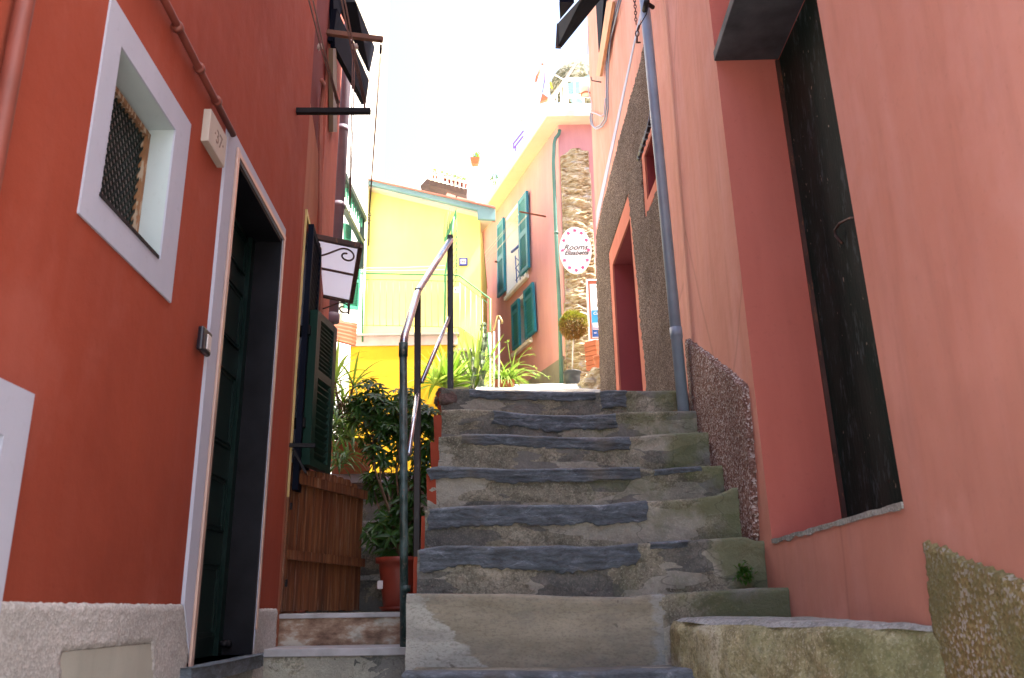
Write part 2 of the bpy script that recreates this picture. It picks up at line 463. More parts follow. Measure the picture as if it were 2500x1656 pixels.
M['yellow_shade'] = stucco('shaded_yellow_plaster', (0.72, 0.42, 0.025, 1), (0.70, 0.38, 0.02, 1), 0.12, bs=0.1)  # house yellow made deeper, with the shade below the balcony in its colour
M['eaveblue'] = stucco('blue_grey_eave_paint', (0.20, 0.33, 0.33, 1), (0.16, 0.28, 0.30, 1), 0.12, bs=0.1)
M['cream'] = stucco('cream_plaster', (0.72, 0.63, 0.50, 1), (0.70, 0.59, 0.46, 1), 0.1, bs=0.1)
M['white'] = stucco('white_plaster', (0.82, 0.81, 0.78, 1), (0.78, 0.77, 0.74, 1), 0.1, bs=0.1)
M['pink'] = stucco('pink_plaster', (0.60, 0.31, 0.30, 1), (0.54, 0.26, 0.27, 1), 0.2, bs=0.12)
M['pinkstrip'] = paint('pale_pink_marble_edge', (0.62, 0.46, 0.40, 1), 0.6)
M['greyplinth'] = stucco('grey_cement_plinth', (0.26, 0.235, 0.19, 1), (0.20, 0.18, 0.15, 1), 0.3, bs=0.4)
M['panel'] = stucco('pale_grey_smooth_render', (0.44, 0.44, 0.38, 1), (0.36, 0.36, 0.31, 1), 0.3, bs=0.2)
M['batten'] = paint('olive_brown_batten', (0.17, 0.12, 0.075, 1), 0.7)
M['roofred'] = paint('red_roof_tile', (0.48, 0.16, 0.11, 1), 0.8)
M['railgreen'] = paint('green_rail_paint', (0.05, 0.22, 0.07, 1), 0.45)
M['gold'] = paint('brass_yellow_handrail', (0.42, 0.30, 0.10, 1), 0.4)
M['palebar'] = paint('pale_bar_paint', (0.62, 0.62, 0.58, 1), 0.4)
M['bluegrille'] = paint('blue_window_grille', (0.02, 0.08, 0.36, 1), 0.4)
M['rock'] = None
n = NT('layered_rubble_stone', 0.85)
v = n.map((1.0, 1.0, 3.2), rot=(0.0, 0.35, 0.0))
a = n.ramp(n.noise(7, 7, v, 0.65, 0.8), [(0.30, (0.13, 0.10, 0.055, 1)), (0.45, (0.36, 0.27, 0.14, 1)), (0.55, (0.50, 0.43, 0.29, 1)), (0.68, (0.46, 0.46, 0.46, 1))])
n.col(a); n.bump(n.noise(14, 6, v, 0.6, 0.6), 0.9, 0.03); M['rock'] = n.m
n = NT('white_signboard', 0.35); n.col((0.85, 0.84, 0.85, 1)); M['sign'] = n.m
M['magenta'] = paint('magenta_flower_paint', (0.55, 0.03, 0.16, 1), 0.4)
M['signblue'] = paint('blue_poster_print', (0.03, 0.28, 0.55, 1), 0.4)
M['signnavy'] = paint('navy_poster_print', (0.02, 0.10, 0.35, 1), 0.4)
M['tileblue'] = paint('cobalt_tile_border', (0.04, 0.05, 0.30, 1), 0.3)
# canopy: ribbed translucent panel
n = NT('ribbed_translucent_panel', 0.35)
n.col((0.75, 0.78, 0.86, 1)); n.bump(n.noise(60, 3, n.map((3, 3, 1))), 0.8, 0.004)
t = n.N('ShaderNodeBsdfTranslucent'); t.inputs[0].default_value = (0.88, 0.92, 1.0, 1)
m = n.N('ShaderNodeMixShader'); m.inputs[0].default_value = 0.8
n.L(n.b.outputs[0], m.inputs[1]); n.L(t.outputs[0], m.inputs[2]); n.L(m.outputs[0], n.o.inputs[0])
M['canopy'] = n.m
# stairs
def stone(name, c1, c2, c3, moss=0.5, sc=5.0, bs=0.8, crk=0.5, patch=1):
    n = NT(name, 0.86, spec=0.35)
    a = n.ramp(n.noise(sc, 8, None, 0.62, 0.5), [(0.30, mul(c1, 0.45)), (0.42, c1), (0.54, c2), (0.68, c3)])
    a = n.mix(n.ramp(n.noise(70, 5, None, 0.7), [(0.50, 0.0), (0.58, 0.5)]), a, mul(c1, 0.45))
    a = n.mix(n.ramp(n.noise(110, 4, n.map((1, 1, 1), loc=(7, 2, 1)), 0.7), [(0.54, 0.0), (0.62, 0.45)]), a, mul(c3, 1.3))
    a = n.mix(n.ramp(n.noise(24, 8, n.map((1, 1, 1.3), loc=(1, 5, 9)), 0.75), [(0.54, 0.0), (0.60, 0.55)]), a, mul(c1, 0.5))
    if patch:
      pc = n.N('ShaderNodeSeparateColor'); n.L(n.vor(4.5, n.mix(0.25, n.map((1, 1, 1.8)), n.N('ShaderNodeTexNoise').outputs['Color'])), pc.inputs[0])
      a = n.mix(n.ramp(pc.outputs[0], [(0.0, 0.0), (0.60, 0.0), (0.64, 0.55)]), a, mul((c3[0] * 0.9, c3[1] * 0.93, c3[2], 1), 1.1))
      a = n.mix(n.ramp(pc.outputs[1], [(0.0, 0.0), (0.66, 0.0), (0.70, 0.55)]), a, (c1[0] * 0.42, c1[1] * 0.48, c1[2] * 0.72, 1))
    if moss:
        sp = n.N('ShaderNodeSeparateXYZ'); n.L(n.tc, sp.inputs[0])
        k = n.math('ADD', n.noise(3.0, 7, None, 0.6), n.math('MULTIPLY', n.math('SUBTRACT', sp.outputs[0], 0.50), 0.24))
        a = n.mix(n.ramp(k, [(0.53, 0.0), (0.67, moss)]), a, (0.13, 0.155, 0.065, 1))
    # cracks
    cr = n.vor(2.6, n.mix(0.16, n.tc, n.N('ShaderNodeTexNoise').outputs['Color']), 'Distance', 'DISTANCE_TO_EDGE')
    a = n.mix(n.ramp(cr, [(0.0, crk), (0.008, 0.0)]), a, mul(c1, 0.2))
    n.col(a)
    n.bump(n.noise(sc * 3.5, 9, None, 0.68, 0.4), bs, 0.025)
    n.bump(n.noise(220, 4), 0.5, 0.003)
    return n.m
M['riser'] = stone('mortar_stair_riser', (0.20, 0.195, 0.15, 1), (0.30, 0.285, 0.22, 1), (0.44, 0.42, 0.34, 1), 0.75)
M['riser_warm'] = stone('sandy_mortar', (0.15, 0.12, 0.08, 1), (0.20, 0.165, 0.11, 1), (0.28, 0.24, 0.17, 1), 0.8)
n = NT('smooth_cement_riser', 0.85)
sp = n.N('ShaderNodeSeparateXYZ'); n.L(n.tc, sp.inputs[0])
a = n.mix(n.ramp(n.noise(5, 7, n.map((1, 1, 2.5)), 0.6), [(0.35, 0.0), (0.7, 1.0)]), (0.22, 0.205, 0.155, 1), (0.32, 0.30, 0.235, 1))
wv = n.noise(9, 7, n.map((1.4, 1.4, 4)), 0.65)
k1 = n.math('ADD', n.math('ADD', n.math('MULTIPLY', sp.outputs[0], -2.6), n.math('MULTIPLY', sp.outputs[2], -2.6)), n.math('ADD', n.math('MULTIPLY', wv, 0.5), 3.25))
a = n.mix(n.ramp(k1, [(0.24, 0.0), (0.28, 0.85)]), a, (0.40, 0.42, 0.39, 1))
k2 = n.math('ADD', n.math('MULTIPLY', sp.outputs[0], 4.0), n.math('ADD', n.math('MULTIPLY', wv, 0.6), -2.3))
a = n.mix(n.ramp(k2, [(0.22, 0.0), (0.32, 0.75)]), a, (0.30, 0.32, 0.31, 1))
a = n.mix(n.ramp(n.noise(14, 3), [(0.68, 0.0), (0.71, 0.7)]), a, (0.08, 0.075, 0.06, 1))
a = n.mix(n.ramp(n.noise(60, 6, n.map((1, 1, 2)), 0.75), [(0.50, 0.0), (0.60, 0.4)]), a, (0.10, 0.095, 0.075, 1))
a = n.mix(n.ramp(n.noise(3.5, 8, n.map((1, 1, 3), loc=(4, 4, 4)), 0.6), [(0.50, 0.0), (0.62, 0.35)]), a, (0.13, 0.13, 0.12, 1))
n.col(a); n.bump(n.noise(16, 7, n.map((1, 1, 3))), 0.35, 0.01); n.bump(n.noise(200, 3), 0.3, 0.002); M['cement'] = n.m
n = NT('layered_slate', 0.55, spec=0.5)
v = n.map((1, 1, 3))
a = n.ramp(n.noise(9, 12, v, 0.78, 0.6), [(0.32, (0.036, 0.044, 0.050, 1)), (0.46, (0.080, 0.100, 0.120, 1)), (0.58, (0.145, 0.180, 0.220, 1)), (0.68, (0.36, 0.41, 0.46, 1))])
a = n.mix(n.ramp(n.noise(38, 6, n.map((1, 1, 2)), 0.75), [(0.54, 0.0), (0.62, 0.6)]), a, (0.045, 0.048, 0.052, 1))
a = n.mix(n.ramp(n.noise(3, 6), [(0.55, 0.0), (0.66, 0.55)]), a, (0.16, 0.14, 0.10, 1))
n.col(a); n.bump(n.noise(12, 10, v, 0.72, 0.5), 1.0, 0.020); n.bump(n.noise(120, 4), 0.25, 0.002); M['slate'] = n.m
n = NT('marble_tread', 0.45); n.col(n.mix(n.ramp(n.noise(8, 6), [(0.4, 0.0), (0.7, 1.0)]), (0.40, 0.40, 0.43, 1), (0.25, 0.25, 0.25, 1))); n.bump(n.noise(60, 4), 0.2, 0.003); M['marble'] = n.m
n = NT('peeling_painted_riser', 0.8)
w = n.noise(7, 8, n.map((1, 1, 2.0)), 0.65)
a = n.ramp(w, [(0.33, (0.06, 0.04, 0.022, 1)), (0.45, (0.20, 0.12, 0.08, 1)), (0.54, (0.32, 0.22, 0.15, 1)), (0.63, (0.46, 0.43, 0.36, 1))])
a = n.mix(n.ramp(n.noise(4, 5), [(0.55, 0.0), (0.63, 0.8)]), a, (0.05, 0.05, 0.02, 1))
n.col(a); n.bump(w, 0.5, 0.008); M['peel'] = n.m
M['block'] = stone('mossy_concrete_block', (0.25, 0.23, 0.12, 1), (0.36, 0.35, 0.20, 1), (0.52, 0.51, 0.40, 1), 0.5, 3.5, 0.5, 0, 0)
M['blocktop'] = stone('grey_cement_ledge', (0.26, 0.27, 0.26, 1), (0.34, 0.36, 0.35, 1), (0.46, 0.48, 0.46, 1), 0.2, 4.0, 0.35, 0, 0)
M['ground'] = stone('sunlit_paving', (0.34, 0.32, 0.27, 1), (0.44, 0.42, 0.37, 1), (0.54, 0.52, 0.47, 1), 0.0, 3.0, 0.5)
M['pinkstone'] = stone('pinkish_stone', (0.19, 0.12, 0.09, 1), (0.26, 0.18, 0.145, 1), (0.32, 0.25, 0.21, 1), 0.0, 6.0, 0.9)
M['leafdark'] = leafmat('dark_glossy_leaf', (0.012, 0.045, 0.010, 1), (0.035, 0.105, 0.016, 1), 0.30)
M['leafstrap'] = leafmat('grey_green_strap_leaf', (0.045, 0.12, 0.045, 1), (0.16, 0.26, 0.09, 1), 0.35)
M['leafyel'] = leafmat('yellow_green_strap_leaf', (0.16, 0.32, 0.03, 1), (0.38, 0.50, 0.12, 1), 0.4)
M['leafball'] = leafmat('dry_olive_leaf', (0.20, 0.11, 0.03, 1), (0.26, 0.24, 0.04, 1), 0.3)
M['leafdry'] = leafmat('dry_brown_leaf', (0.26, 0.10, 0.035, 1), (0.36, 0.20, 0.07, 1), 0.25)
M['leaffern'] = leafmat('fern_green', (0.03, 0.11, 0.015, 1), (0.05, 0.16, 0.02, 1), 0.3)
M['cactus'] = paint('cactus_skin', (0.09, 0.13, 0.06, 1), 0.6, 0.3, (0.45, 0.42, 0.33, 1), 0.60, 25)
M['stem'] = paint('brown_stem', (0.10, 0.055, 0.03, 1), 0.85)
M['purple'] = paint('purple_cloth', (0.12, 0.04, 0.30, 1), 0.8)
M['redcloth'] = paint('orange_red_cloth', (0.75, 0.14, 0.06, 1), 0.8)
M['yelcloth'] = paint('yellow_cloth', (0.75, 0.65, 0.03, 1), 0.8)

# ------------------------------------------------------------------ planes of the place
LW = PL(-1.0, 0.0, -2.0, 1)            # near left house
LC = LW.P(4.31, 0)                       # its far corner
W2 = PL(LC.x, LC.y, -8.0, 1)            # second left house
R1 = PL(1.05, 0.0, 1.3, -1)             # near right house
JX = R1.P(5.42, 0)
R2 = PL(JX.x, JX.y, -2.0, -1)           # right house beyond the gutter pipe
PKL = PL(0.79, 12.0, -18.8, -1)         # pink house, face along the alley
PKR = PL(0.79, 12.0, 90.0, 1)           # pink house, face towards us
KSH = 0.05                               # the right recess leans a little
def r1s(s, z): return (s + KSH * (z - 1.86), z)

def ring(mb, pl, outer, hole, o0, o1, mi=0):
    loops = [[Vector((a, z, 0)) for a, z in outer]] + ([[Vector((a, z, 0)) for a, z in hole]] if hole else [])
    allp = [q for l in loops for q in l]
    mb.add([pl.P(q.x, q.y, o1) for q in allp], tessellate_polygon(loops), mi)
    for h in [outer] + ([hole] if hole else []):
        n = len(h)
        mb.add([pl.P(a, z, o1) for a, z in h] + [pl.P(a, z, o0) for a, z in h], [(i, (i + 1) % n, n + (i + 1) % n, n + i) for i in range(n)], mi)

def rect(s0, s1, z0, z1): return [(s0, z0), (s1, z0), (s1, z1), (s0, z1)]

# ------------------------------------------------------------------ ground, upper path
mb = MB(); mb.box(-60, 60, -60, 1.9, -0.3, 0.0)
tag(mb.build('ground', M['ground']), kind='structure')
mb = MB()
prof = [(5.7, 2.985), (7.0, 3.08), (9.0, 3.80), (10.2, 4.18), (11.0, 4.44), (12.4, 4.74), (16, 5.3), (60, 8.0)]
xs = [-0.46 + 0.11 * i for i in range(60)]
vs = []; fs = []
ys = []
for (y0, z0), (y1, z1) in zip(prof, prof[1:]):
    k = max(1, int((y1 - y0) / 0.25)) if y0 < 16 else 4
    ys += [(y0 + (y1 - y0) * i / k, z0 + (z1 - z0) * i / k) for i in range(k)]
ys.append(prof[-1])
for y, z in ys:
    for x in xs: vs.append((x, y, z + 0.02 * noise.noise(Vector((x * 3, y * 3, 0)))))
nx = len(xs)
for i in range(len(ys) - 1):
    for j in range(nx - 1): fs.append((i * nx + j, i * nx + j + 1, (i + 1) * nx + j + 1, (i + 1) * nx + j))
mb.add(vs, fs); mb.box(-0.46, 6, 5.75, 60, -0.3, 2.9)
tag(mb.build('path', M['ground'], smooth=True), kind='structure')
mb = MB(); mb.box(-1.25, -0.47, 4.44, 5.6, 1.0, 1.592); mb.box(-30, -0.47, 7.05, 60, -0.3, 2.62)
tag(mb.build('pavement', M['ground']), kind='structure')

# ------------------------------------------------------------------ main staircase
stairs = empty('stone_staircase', (0.3, 3.4, 1.3))
tag(stairs, 'worn grey stone staircase with slate edges climbing up the middle of the alley', 'staircase')
def c3(pts): return [(980 + x / 2.074, 900 + y / 2.074) for x, y in pts]
EDGES = [
    c3([(75, 1137), (600, 1140), (900, 1155), (1150, 1155), (1300, 1140), (1480, 1130), (1800, 1108), (1880, 1110)]),
    c3([(92, 918), (220, 897), (500, 903), (800, 897), (1000, 905), (1160, 888), (1500, 865), (1740, 850), (1800, 870)]),
    c3([(132, 714), (250, 703), (450, 692), (700, 692), (1000, 692), (1230, 670), (1500, 655), (1600, 640), (1680, 600)]),
    c3([(128, 505), (200, 494), (560, 510), (750, 508), (1215, 498), (1280, 513), (1520, 492), (1600, 490)]),
    c3([(183, 345), (320, 333), (460, 332), (600, 340), (800, 348), (1000, 350), (1160, 345), (1300, 332), (1480, 322)]),
    c3([(190, 210), (300, 205), (470, 208), (560, 222), (700, 235), (880, 238), (1050, 232), (1150, 218), (1400, 213)]),
    c3([(180, 97), (330, 100), (440, 110), (700, 118), (850, 120), (1000, 118), (1040, 110), (1320, 110), (1400, 110)]),
]
SY = [3.70 + 0.30 * i for i in range(7)]
def interp(pts, x):
    if x <= pts[0][0]: return pts[0][1]
    for (a, b), (c, d) in zip(pts, pts[1:]):
        if x <= c: return b + (d - b) * (x - a) / (c - a)
    return pts[-1][1]
EZ = []
for e, y in zip(EDGES, SY):
    EZ.append([(hy(u, v, y).x, hy(u, v, y).z) for u, v in e])
XR = [1.16, 1.14, 1.13, 1.13, 1.14, 1.15, 1.15]
def fbm(p, o=4):
    s = 0; a = 1
    for k in range(o): s += a * noise.noise(p * (2 ** k)); a *= 0.5
    return s
def step_mesh(i, y, ez, xl, xr, zb, amp=0.012, res=0.012):
    mb = MB()
    n = int((xr - xl) / res); zt = sum(z for _, z in ez) / len(ez)
    hgt = zt - zb
    rows = [('t', 0.42), ('t', 0.2), ('t', 0.1), ('t', 0.05), ('t', 0.025), ('t', 0.010)] + [('n', k) for k in range(4)] + [('r', k / 16) for k in range(1, 17)]
    vs = []
    for kind, q in rows:
        for j in range(n + 1):
            x = xl + (xr - xl) * j / n
            z = interp(ez, x)
            nd = fbm(Vector((x * 4, i * 7.3, 0)), 4) * 0.012
            if kind == 't':
                P = Vector((x, y + nd + q, z - 0.002 + 0.004 * noise.noise(Vector((x * 9, (y + q) * 9, 1)))))
            elif kind == 'n':
                a = (q + 1) / 4 * pi / 2; r = 0.016
                P = Vector((x, y + nd + r - r * sin(a) - 0.0, z - r + r * cos(a)))
            else:
                zz = z - 0.016 - (z - 0.016 - zb) * q
                f = fbm(Vector((x * 7, zz * 11, i * 3.1)), 5)
                rec = 0.012 * min(1, q * 6)
                P = Vector((x + 0.002 * f, y + nd + rec + amp * f * min(1, q * 5 + 0.2), zz))
            vs.append(P)
    fs = []
    for a in range(len(rows) - 1):
        for j in range(n): fs.append((a * (n + 1) + j, (a + 1) * (n + 1) + j, (a + 1) * (n + 1) + j + 1, a * (n + 1) + j + 1))
    # left end
    k = [a * (n + 1) for a in range(len(rows))]
    mb.add(vs, fs)
    if i == 0:
        for q_, f_ in enumerate(fs):
            p_ = vs[f_[0]]
            if p_.x > 0.60 + 0.03 * noise.noise(Vector((p_.z * 30, 3, 1))) + 0.015 * noise.noise(Vector((p_.z * 90, p_.x * 20, 1))): mb.m[q_] = 1
    b = len(mb.v)
    mb.add([vs[q] for q in k] + [(xl, y + 0.42, zb)], [tuple(range(len(k) + 1))[::-1]])
    return mb
def slab_mesh(i, y, ez, x0, x1, h0, seed, proud=0.016):
    """irregular layered slate edge let into a step"""
    mb = MB(); res = 0.010; n = int((x1 - x0) / res); rows = 14
    vs = []
    for a in range(rows + 4):
        for j in range(n + 1):
            x = x0 + (x1 - x0) * j / n; z = interp(ez, x) + 0.003
            e = min(1, min(j, n - j) / 5)
            h = h0 * (0.92 + 0.22 * noise.noise(Vector((x * 2.2, seed, 0))) + 0.22 * (round(2.2 * noise.noise(Vector((x * 7, seed, 2)))) / 2.2) + 0.10 * noise.noise(Vector((x * 40, seed, 2))))
            nd = fbm(Vector((x * 4, i * 7.3, 0)), 4) * 0.012
            pr = proud * (0.75 + 0.35 * noise.noise(Vector((x * 5, seed, 9))))
            if a < 3:
                P = Vector((x, y + nd + (0.10, 0.05, 0.016 - pr)[a], z + (0, 0.001, -0.001)[a] + 0.003 * noise.noise(Vector((x * 12, a, seed)))))
            elif a < 3 + rows:
                q = (a - 3) / (rows - 1)
                zz = z - 0.013 - (h - 0.009) * q; ej = 0.022 * noise.noise(Vector((zz * 25, seed, j > n / 2))) * max(0, 1 - min(j, n - j) / 4.0)
                lay = noise.noise(Vector((x * 3, zz * 60, seed))) + 0.5 * noise.noise(Vector((x * 11, zz * 110, seed)))
                P = Vector((x + ej, y + nd - pr * (1 - 0.55 * q) + 0.009 * lay, zz))
            else:
                P = Vector((x, y + nd + 0.04, z - 0.004 - h))
            vs.append(P)
    fs = []
    for a in range(rows + 3):
        for j in range(n): fs.append((a * (n + 1) + j, (a + 1) * (n + 1) + j, (a + 1) * (n + 1) + j + 1, a * (n + 1) + j + 1))
    mb.add(vs, fs)
    return mb
XL = [-0.455, -0.445, -0.445, -0.465, -0.435, -0.445, -0.475]
SLATES = {1: [(-0.42, 0.44, 0.115)], 2: [(-0.43, 0.56, 0.13)], 3: [(-0.45, 0.50, 0.085), (0.56, 0.93, 0.03)], 4: [(-0.15, 0.52, 0.10)], 5: [(-0.12, 0.52, 0.11)], 6: [(-0.16, 0.42, 0.075), (0.47, 0.63, 0.12)]}
def xat(i, cu):
    return hy(980 + cu / 2.074, 1200, SY[i]).x
SL = {1: [(100, 1180, .105), (1240, 1430, .035)], 2: [(140, 1235, .105)], 3: [(135, 1212, .070), (1285, 1520, .03)], 4: [(300, 1170, .068)], 5: [(465, 1105, .09)], 6: [(345, 1005, .06), (1030, 1165, .12)]}
for i in range(7):
    zb = (1.36 if i == 0 else sum(z for _, z in EZ[i - 1]) / len(EZ[i - 1]) - 0.06)
    st = step_mesh(i, SY[i], EZ[i], XL[i], XR[i], zb, 0.004 if i == 0 else 0.016).build('step', [M['cement'], M['riser']] if i == 0 else M['riser'], stairs, smooth=True)
    for k, (a, b, h) in enumerate(SL.get(i, [])):
        slab_mesh(i, SY[i], EZ[i], xat(i, a), xat(i, b), h, i * 5.1 + k).build('slate_slab', M['slate'], st, smooth=True)
# thin worn lip and patched right end of the lowest riser
mbp = MB()
# low steps towards the camera
for k in range(5):
    y = 3.38 - 0.33 * k; z = 1.375 - 0.275 * k
    e = [(-1.2, z), (-0.4, z + 0.004), (0.2, z - 0.006), (0.9, z + 0.004)]
    xl = hy(992, 1640, y).x if k == 0 else -0.5
    st = step_mesh(10 + k, y, e, xl, 0.75, z - 0.3, 0.012).build('step', M['riser'], stairs, smooth=True)
    slab_mesh(10 + k, y, e, xl - 0.01, 0.66, 0.13, 40 + k).build('slate_slab', M['slate'], st, smooth=True)
# red plastered flank
mb = MB()
f = [(4.02, 1.0)]
for i in range(1, 7):
    z = EZ[i][0][1]
    f += [(SY[i] + 0.012, z - 0.03)] + ([(SY[i + 1] + 0.012, z - 0.015)] if i < 6 else [])
f += [(7.0, 2.97), (7.0, 1.0)]
for i, (y, z) in enumerate(f):
    pass
lft = [Vector((-0.464 - 0.035 * min(1, max(0, (z - 2.1) / 0.7)), y, z)) for y, z in f]
mb.prism(lft, (0.05, 0, 0))
mb.build('flank', M['red'], stairs)
# corner stone on the top step
mb = MB(); r0 = hy(1085, 960, 5.5)
import itertools
def boulder(mb, c, sx, sy, sz, seed, n=14, amp=0.22, flat=0.0):
    vs = []; fs = []
    for a in range(n + 1):
        th = pi * a / n
        for b in range(2 * n):
            ph = pi * b / n
            d = Vector((sin(th) * cos(ph), sin(th) * sin(ph), cos(th)))
            q = Vector([math.copysign(abs(t) ** 0.6, t) for t in d])
            r = 1 + amp * fbm(d * 1.7 + Vector((seed, 0, 0)), 4)
            vs.append(Vector(c) + Vector((q.x * sx * r, q.y * sy * r, q.z * sz * r)))
    for a in range(n):
        for b in range(2 * n):
            b2 = (b + 1) % (2 * n)
            fs.append((a * 2 * n + b, (a + 1) * 2 * n + b, (a + 1) * 2 * n + b2, a * 2 * n + b2))
    mb.add(vs, fs)
boulder(mb, (r0.x + 0.015, 5.60, 2.945), 0.095, 0.10, 0.060, 3, 16, 0.32)
mb.build('corner_stone', M['pinkstone'], stairs, smooth=True)

# ------------------------------------------------------------------ side stair on the left
side = empty('side_steps', (-0.8, 4.1, 1.2))
tag(side, 'two low pale-edged steps leading to the wooden gate', 'steps')
def slabstep(y, ztop, x0, x1, th, ydep, mat, tread, zb, nm='step'):
    mb = MB()
    n = 50; vs = []; fs = []
    for a in range(12):
        for j in range(n + 1):
            x = x0 + (x1 - x0) * j / n; z = ztop - th - (ztop - th - zb) * a / 11
            vs.append(Vector((x, y + 0.015 + 0.006 * fbm(Vector((x * 8, z * 12, y)), 4), z)))
    for a in range(11):
        for j in range(n): fs.append((a * (n + 1) + j, (a + 1) * (n + 1) + j, (a + 1) * (n + 1) + j + 1, a * (n + 1) + j + 1))
    mb.add(vs, fs)
    s = mb.build(nm, mat, side, smooth=True)
    mb = MB(); mb.box(x0 - 0.01, x1 + 0.0, y, y + ydep, ztop - th, ztop)
    mb.build('tread_slab', tread, s, bevel=0.004)
    return s
slabstep(4.06, hy(800, 1583, 4.06).z, -1.20, -0.465, 0.035, 0.36, M['riser'], M['marble'], 1.0)
slabstep(4.40, hy(800, 1498, 4.40).z, -1.25, -0.465, 0.022, 0.10, M['peel'], M['marble'], 1.38)

back = empty('back_steps', (-1.2, 5.6, 1.5))
tag(back, 'narrow dark stone steps rising behind the wooden gate', 'steps')
side_keep = side; side = back
for k, (v, y) in enumerate(((1405, 5.55), (1335, 5.85), (1272, 6.15), (1211, 6.45))):
    z = hy(915, v, y).z
    slabstep(y, z, -2.1, -0.50, 0.03, 0.34, M['riser'], M['blocktop'], z - 0.28)
side = side_keep
mb = MB(); z1 = hy(880, 1158, 6.8).z
mb.box(-2.1, -0.50, 6.8, 7.05, 1.5, z1 - 0.07, 0); mb.box(-2.15, -0.49, 6.76, 7.06, z1 - 0.07, z1, 1)
tag(mb.build('planter_wall', [M['pinkstone'], M['marble']]), 'low pinkish garden wall with a pale coping behind the shrub', 'wall')

# ------------------------------------------------------------------ near left house
house = empty('red_house', (-1.6, 2.5, 0))
tag(house, 'deep red plastered house with white framed window and dark doorway on the left', 'house')
dO = [LW.sz(452, 1628)[0], LW.sz(680, 577)[0]]
ds0, ds1, dz0, dz1 = 3.055, 3.865, 1.43, LW.sz(680, 577)[1]
ws0, ws1, wz0, wz1 = 1.995, 2.428, 2.640, 3.093
lw_s1, lw_z1 = 1.73, 1.955
mb = MB()
holes = [rect(ds0, ds1, dz0, dz1), rect(ws0, ws1, wz0, wz1), rect(1.22, lw_s1, 1.72, lw_z1)]
wall(mb, LW, [(0.3, -0.3), (4.31, -0.3), (4.31, 6.8), (0.3, 6.8)], holes, T=2.6, depth=[0.16, 0.13, 0.10])
mb.build('wall', [M['red'], M['white_niche'], M['darkglass']], house)
# plinth of pebble render, with a smooth panel let into it
mb = MB()
hatch = [LW.sz(u, v) for u, v in ((146, 1600), (360, 1578), (372, 1760), (140, 1760))]
coat(mb, LW, [(0.2, 0.9), (ds0 - 0.008, 0.9), (ds0 - 0.008, 1.60), (ds0 - 0.09, 1.632), (2.2, 1.634), (1.2, 1.63), (0.2, 1.63)], [hatch], res=0.012, base=0.009, amp=0.003, freq=70, wob=0.005)
coat(mb, LW, [(ds1 + 0.02, 0.9), (4.30, 0.9), (4.30, 1.62), (ds1 + 0.02, 1.615)], [], res=0.012, base=0.009, amp=0.003, freq=70, wob=0.005)
coat(mb, LW, [(ds0 - 0.006, 0.9), (ds1 + 0.018, 0.9), (ds1 + 0.018, 1.384), (ds0 - 0.006, 1.384)], [], res=0.015, base=0.009, amp=0.003, freq=70, wob=0.002)
mb.build('plinth', M['grey_peb'], house, smooth=True)
mb = MB(); hc = (sum(p[0] for p in hatch) / 4, sum(p[1] for p in hatch) / 4)
ring(mb, LW, [(p[0] + (p[0] - hc[0]) * 0.05, p[1] + (p[1] - hc[1]) * 0.08) for p in hatch], None, 0, 0.006)
mb.build('smooth_panel', M['panel'], house)
# window
mb = MB(); fo = [LW.sz(u, v) for u, v in ((174, 505), (402, 730), (455, 295))]
s0o, s1o, z0o, z1o = 1.905, 2.552, 2.543, 3.19
ring(mb, LW, rect(s0o, s1o, z0o, z1o), rect(ws0, ws1, wz0, wz1), 0, 0.006)
wf = mb.build('window', M['white_frame'], house)
mb = MB()
g0, g1, gz0, gz1 = ws0 + 0.004, ws1 - 0.004, wz0 + 0.01, wz1 - 0.02
step = 0.027; nn_ = 0
for k in range(-14, 24):
    a = g0 + k * step
    for dr in (1, -1):
        # clip the diagonal to the rectangle
        pts = []
        z_at = lambda s: gz0 + dr * (s - a) * 1.35 + (0 if dr == 1 else (gz1 - gz0))
        sa, sb = g0, g1
        ss = [sa + (sb - sa) * q / 60 for q in range(61)]
        run = [s for s in ss if gz0 <= z_at(s) <= gz1]
        if len(run) >= 2:
            mb.beam(LW.P(run[0], z_at(run[0]), -0.084 + 0.003 * dr), LW.P(run[-1], z_at(run[-1]), -0.084 + 0.003 * dr), 0.0068, 0.003, LW.n)
gw = mb.build('wire_grille', M['grille'], wf)
mb = MB()
for a, b, c, d in ((g1 - 0.022, g1, gz0, gz1), (g0, g1, gz1 - 0.018, gz1), (g0, g1, gz0 - 0.006, gz0 + 0.008)):
    mb.pbox(LW, a, b, c, d, -0.092, -0.070)
mb.build('grille_frame', M['rust'], wf)
mb = MB(); mb.pbox(LW, ws0 + 0.001, ws1 - 0.001, wz0 + 0.001, wz1 - 0.001, -0.105, -0.098)
mb.build('pane', M['white_plastic'], wf)
mb = MB(); mb.pbox(LW, ws0 - 0.005, ws1 - 0.02, wz0 - 0.006, wz0 + 0.004, -0.10, 0.010); mb.build('sill', M['slate_dark'], wf)
# lower window at the picture's edge
mb = MB(); lo = LW.sz(72, 963)
ring(mb, LW, rect(1.1, lo[0], 1.60, lo[1]), rect(1.22, lw_s1, 1.72, lw_z1), 0, 0.012)
w2_ = mb.build('window', M['white_frame'], house)
mb = MB()
ring(mb, LW, rect(1.22, lw_s1, 1.72, lw_z1), rect(1.24, lw_s1 - 0.02, 1.74, lw_z1 - 0.025), -0.06, -0.02)
mb.build('casement', M['white_plastic'], w2_)
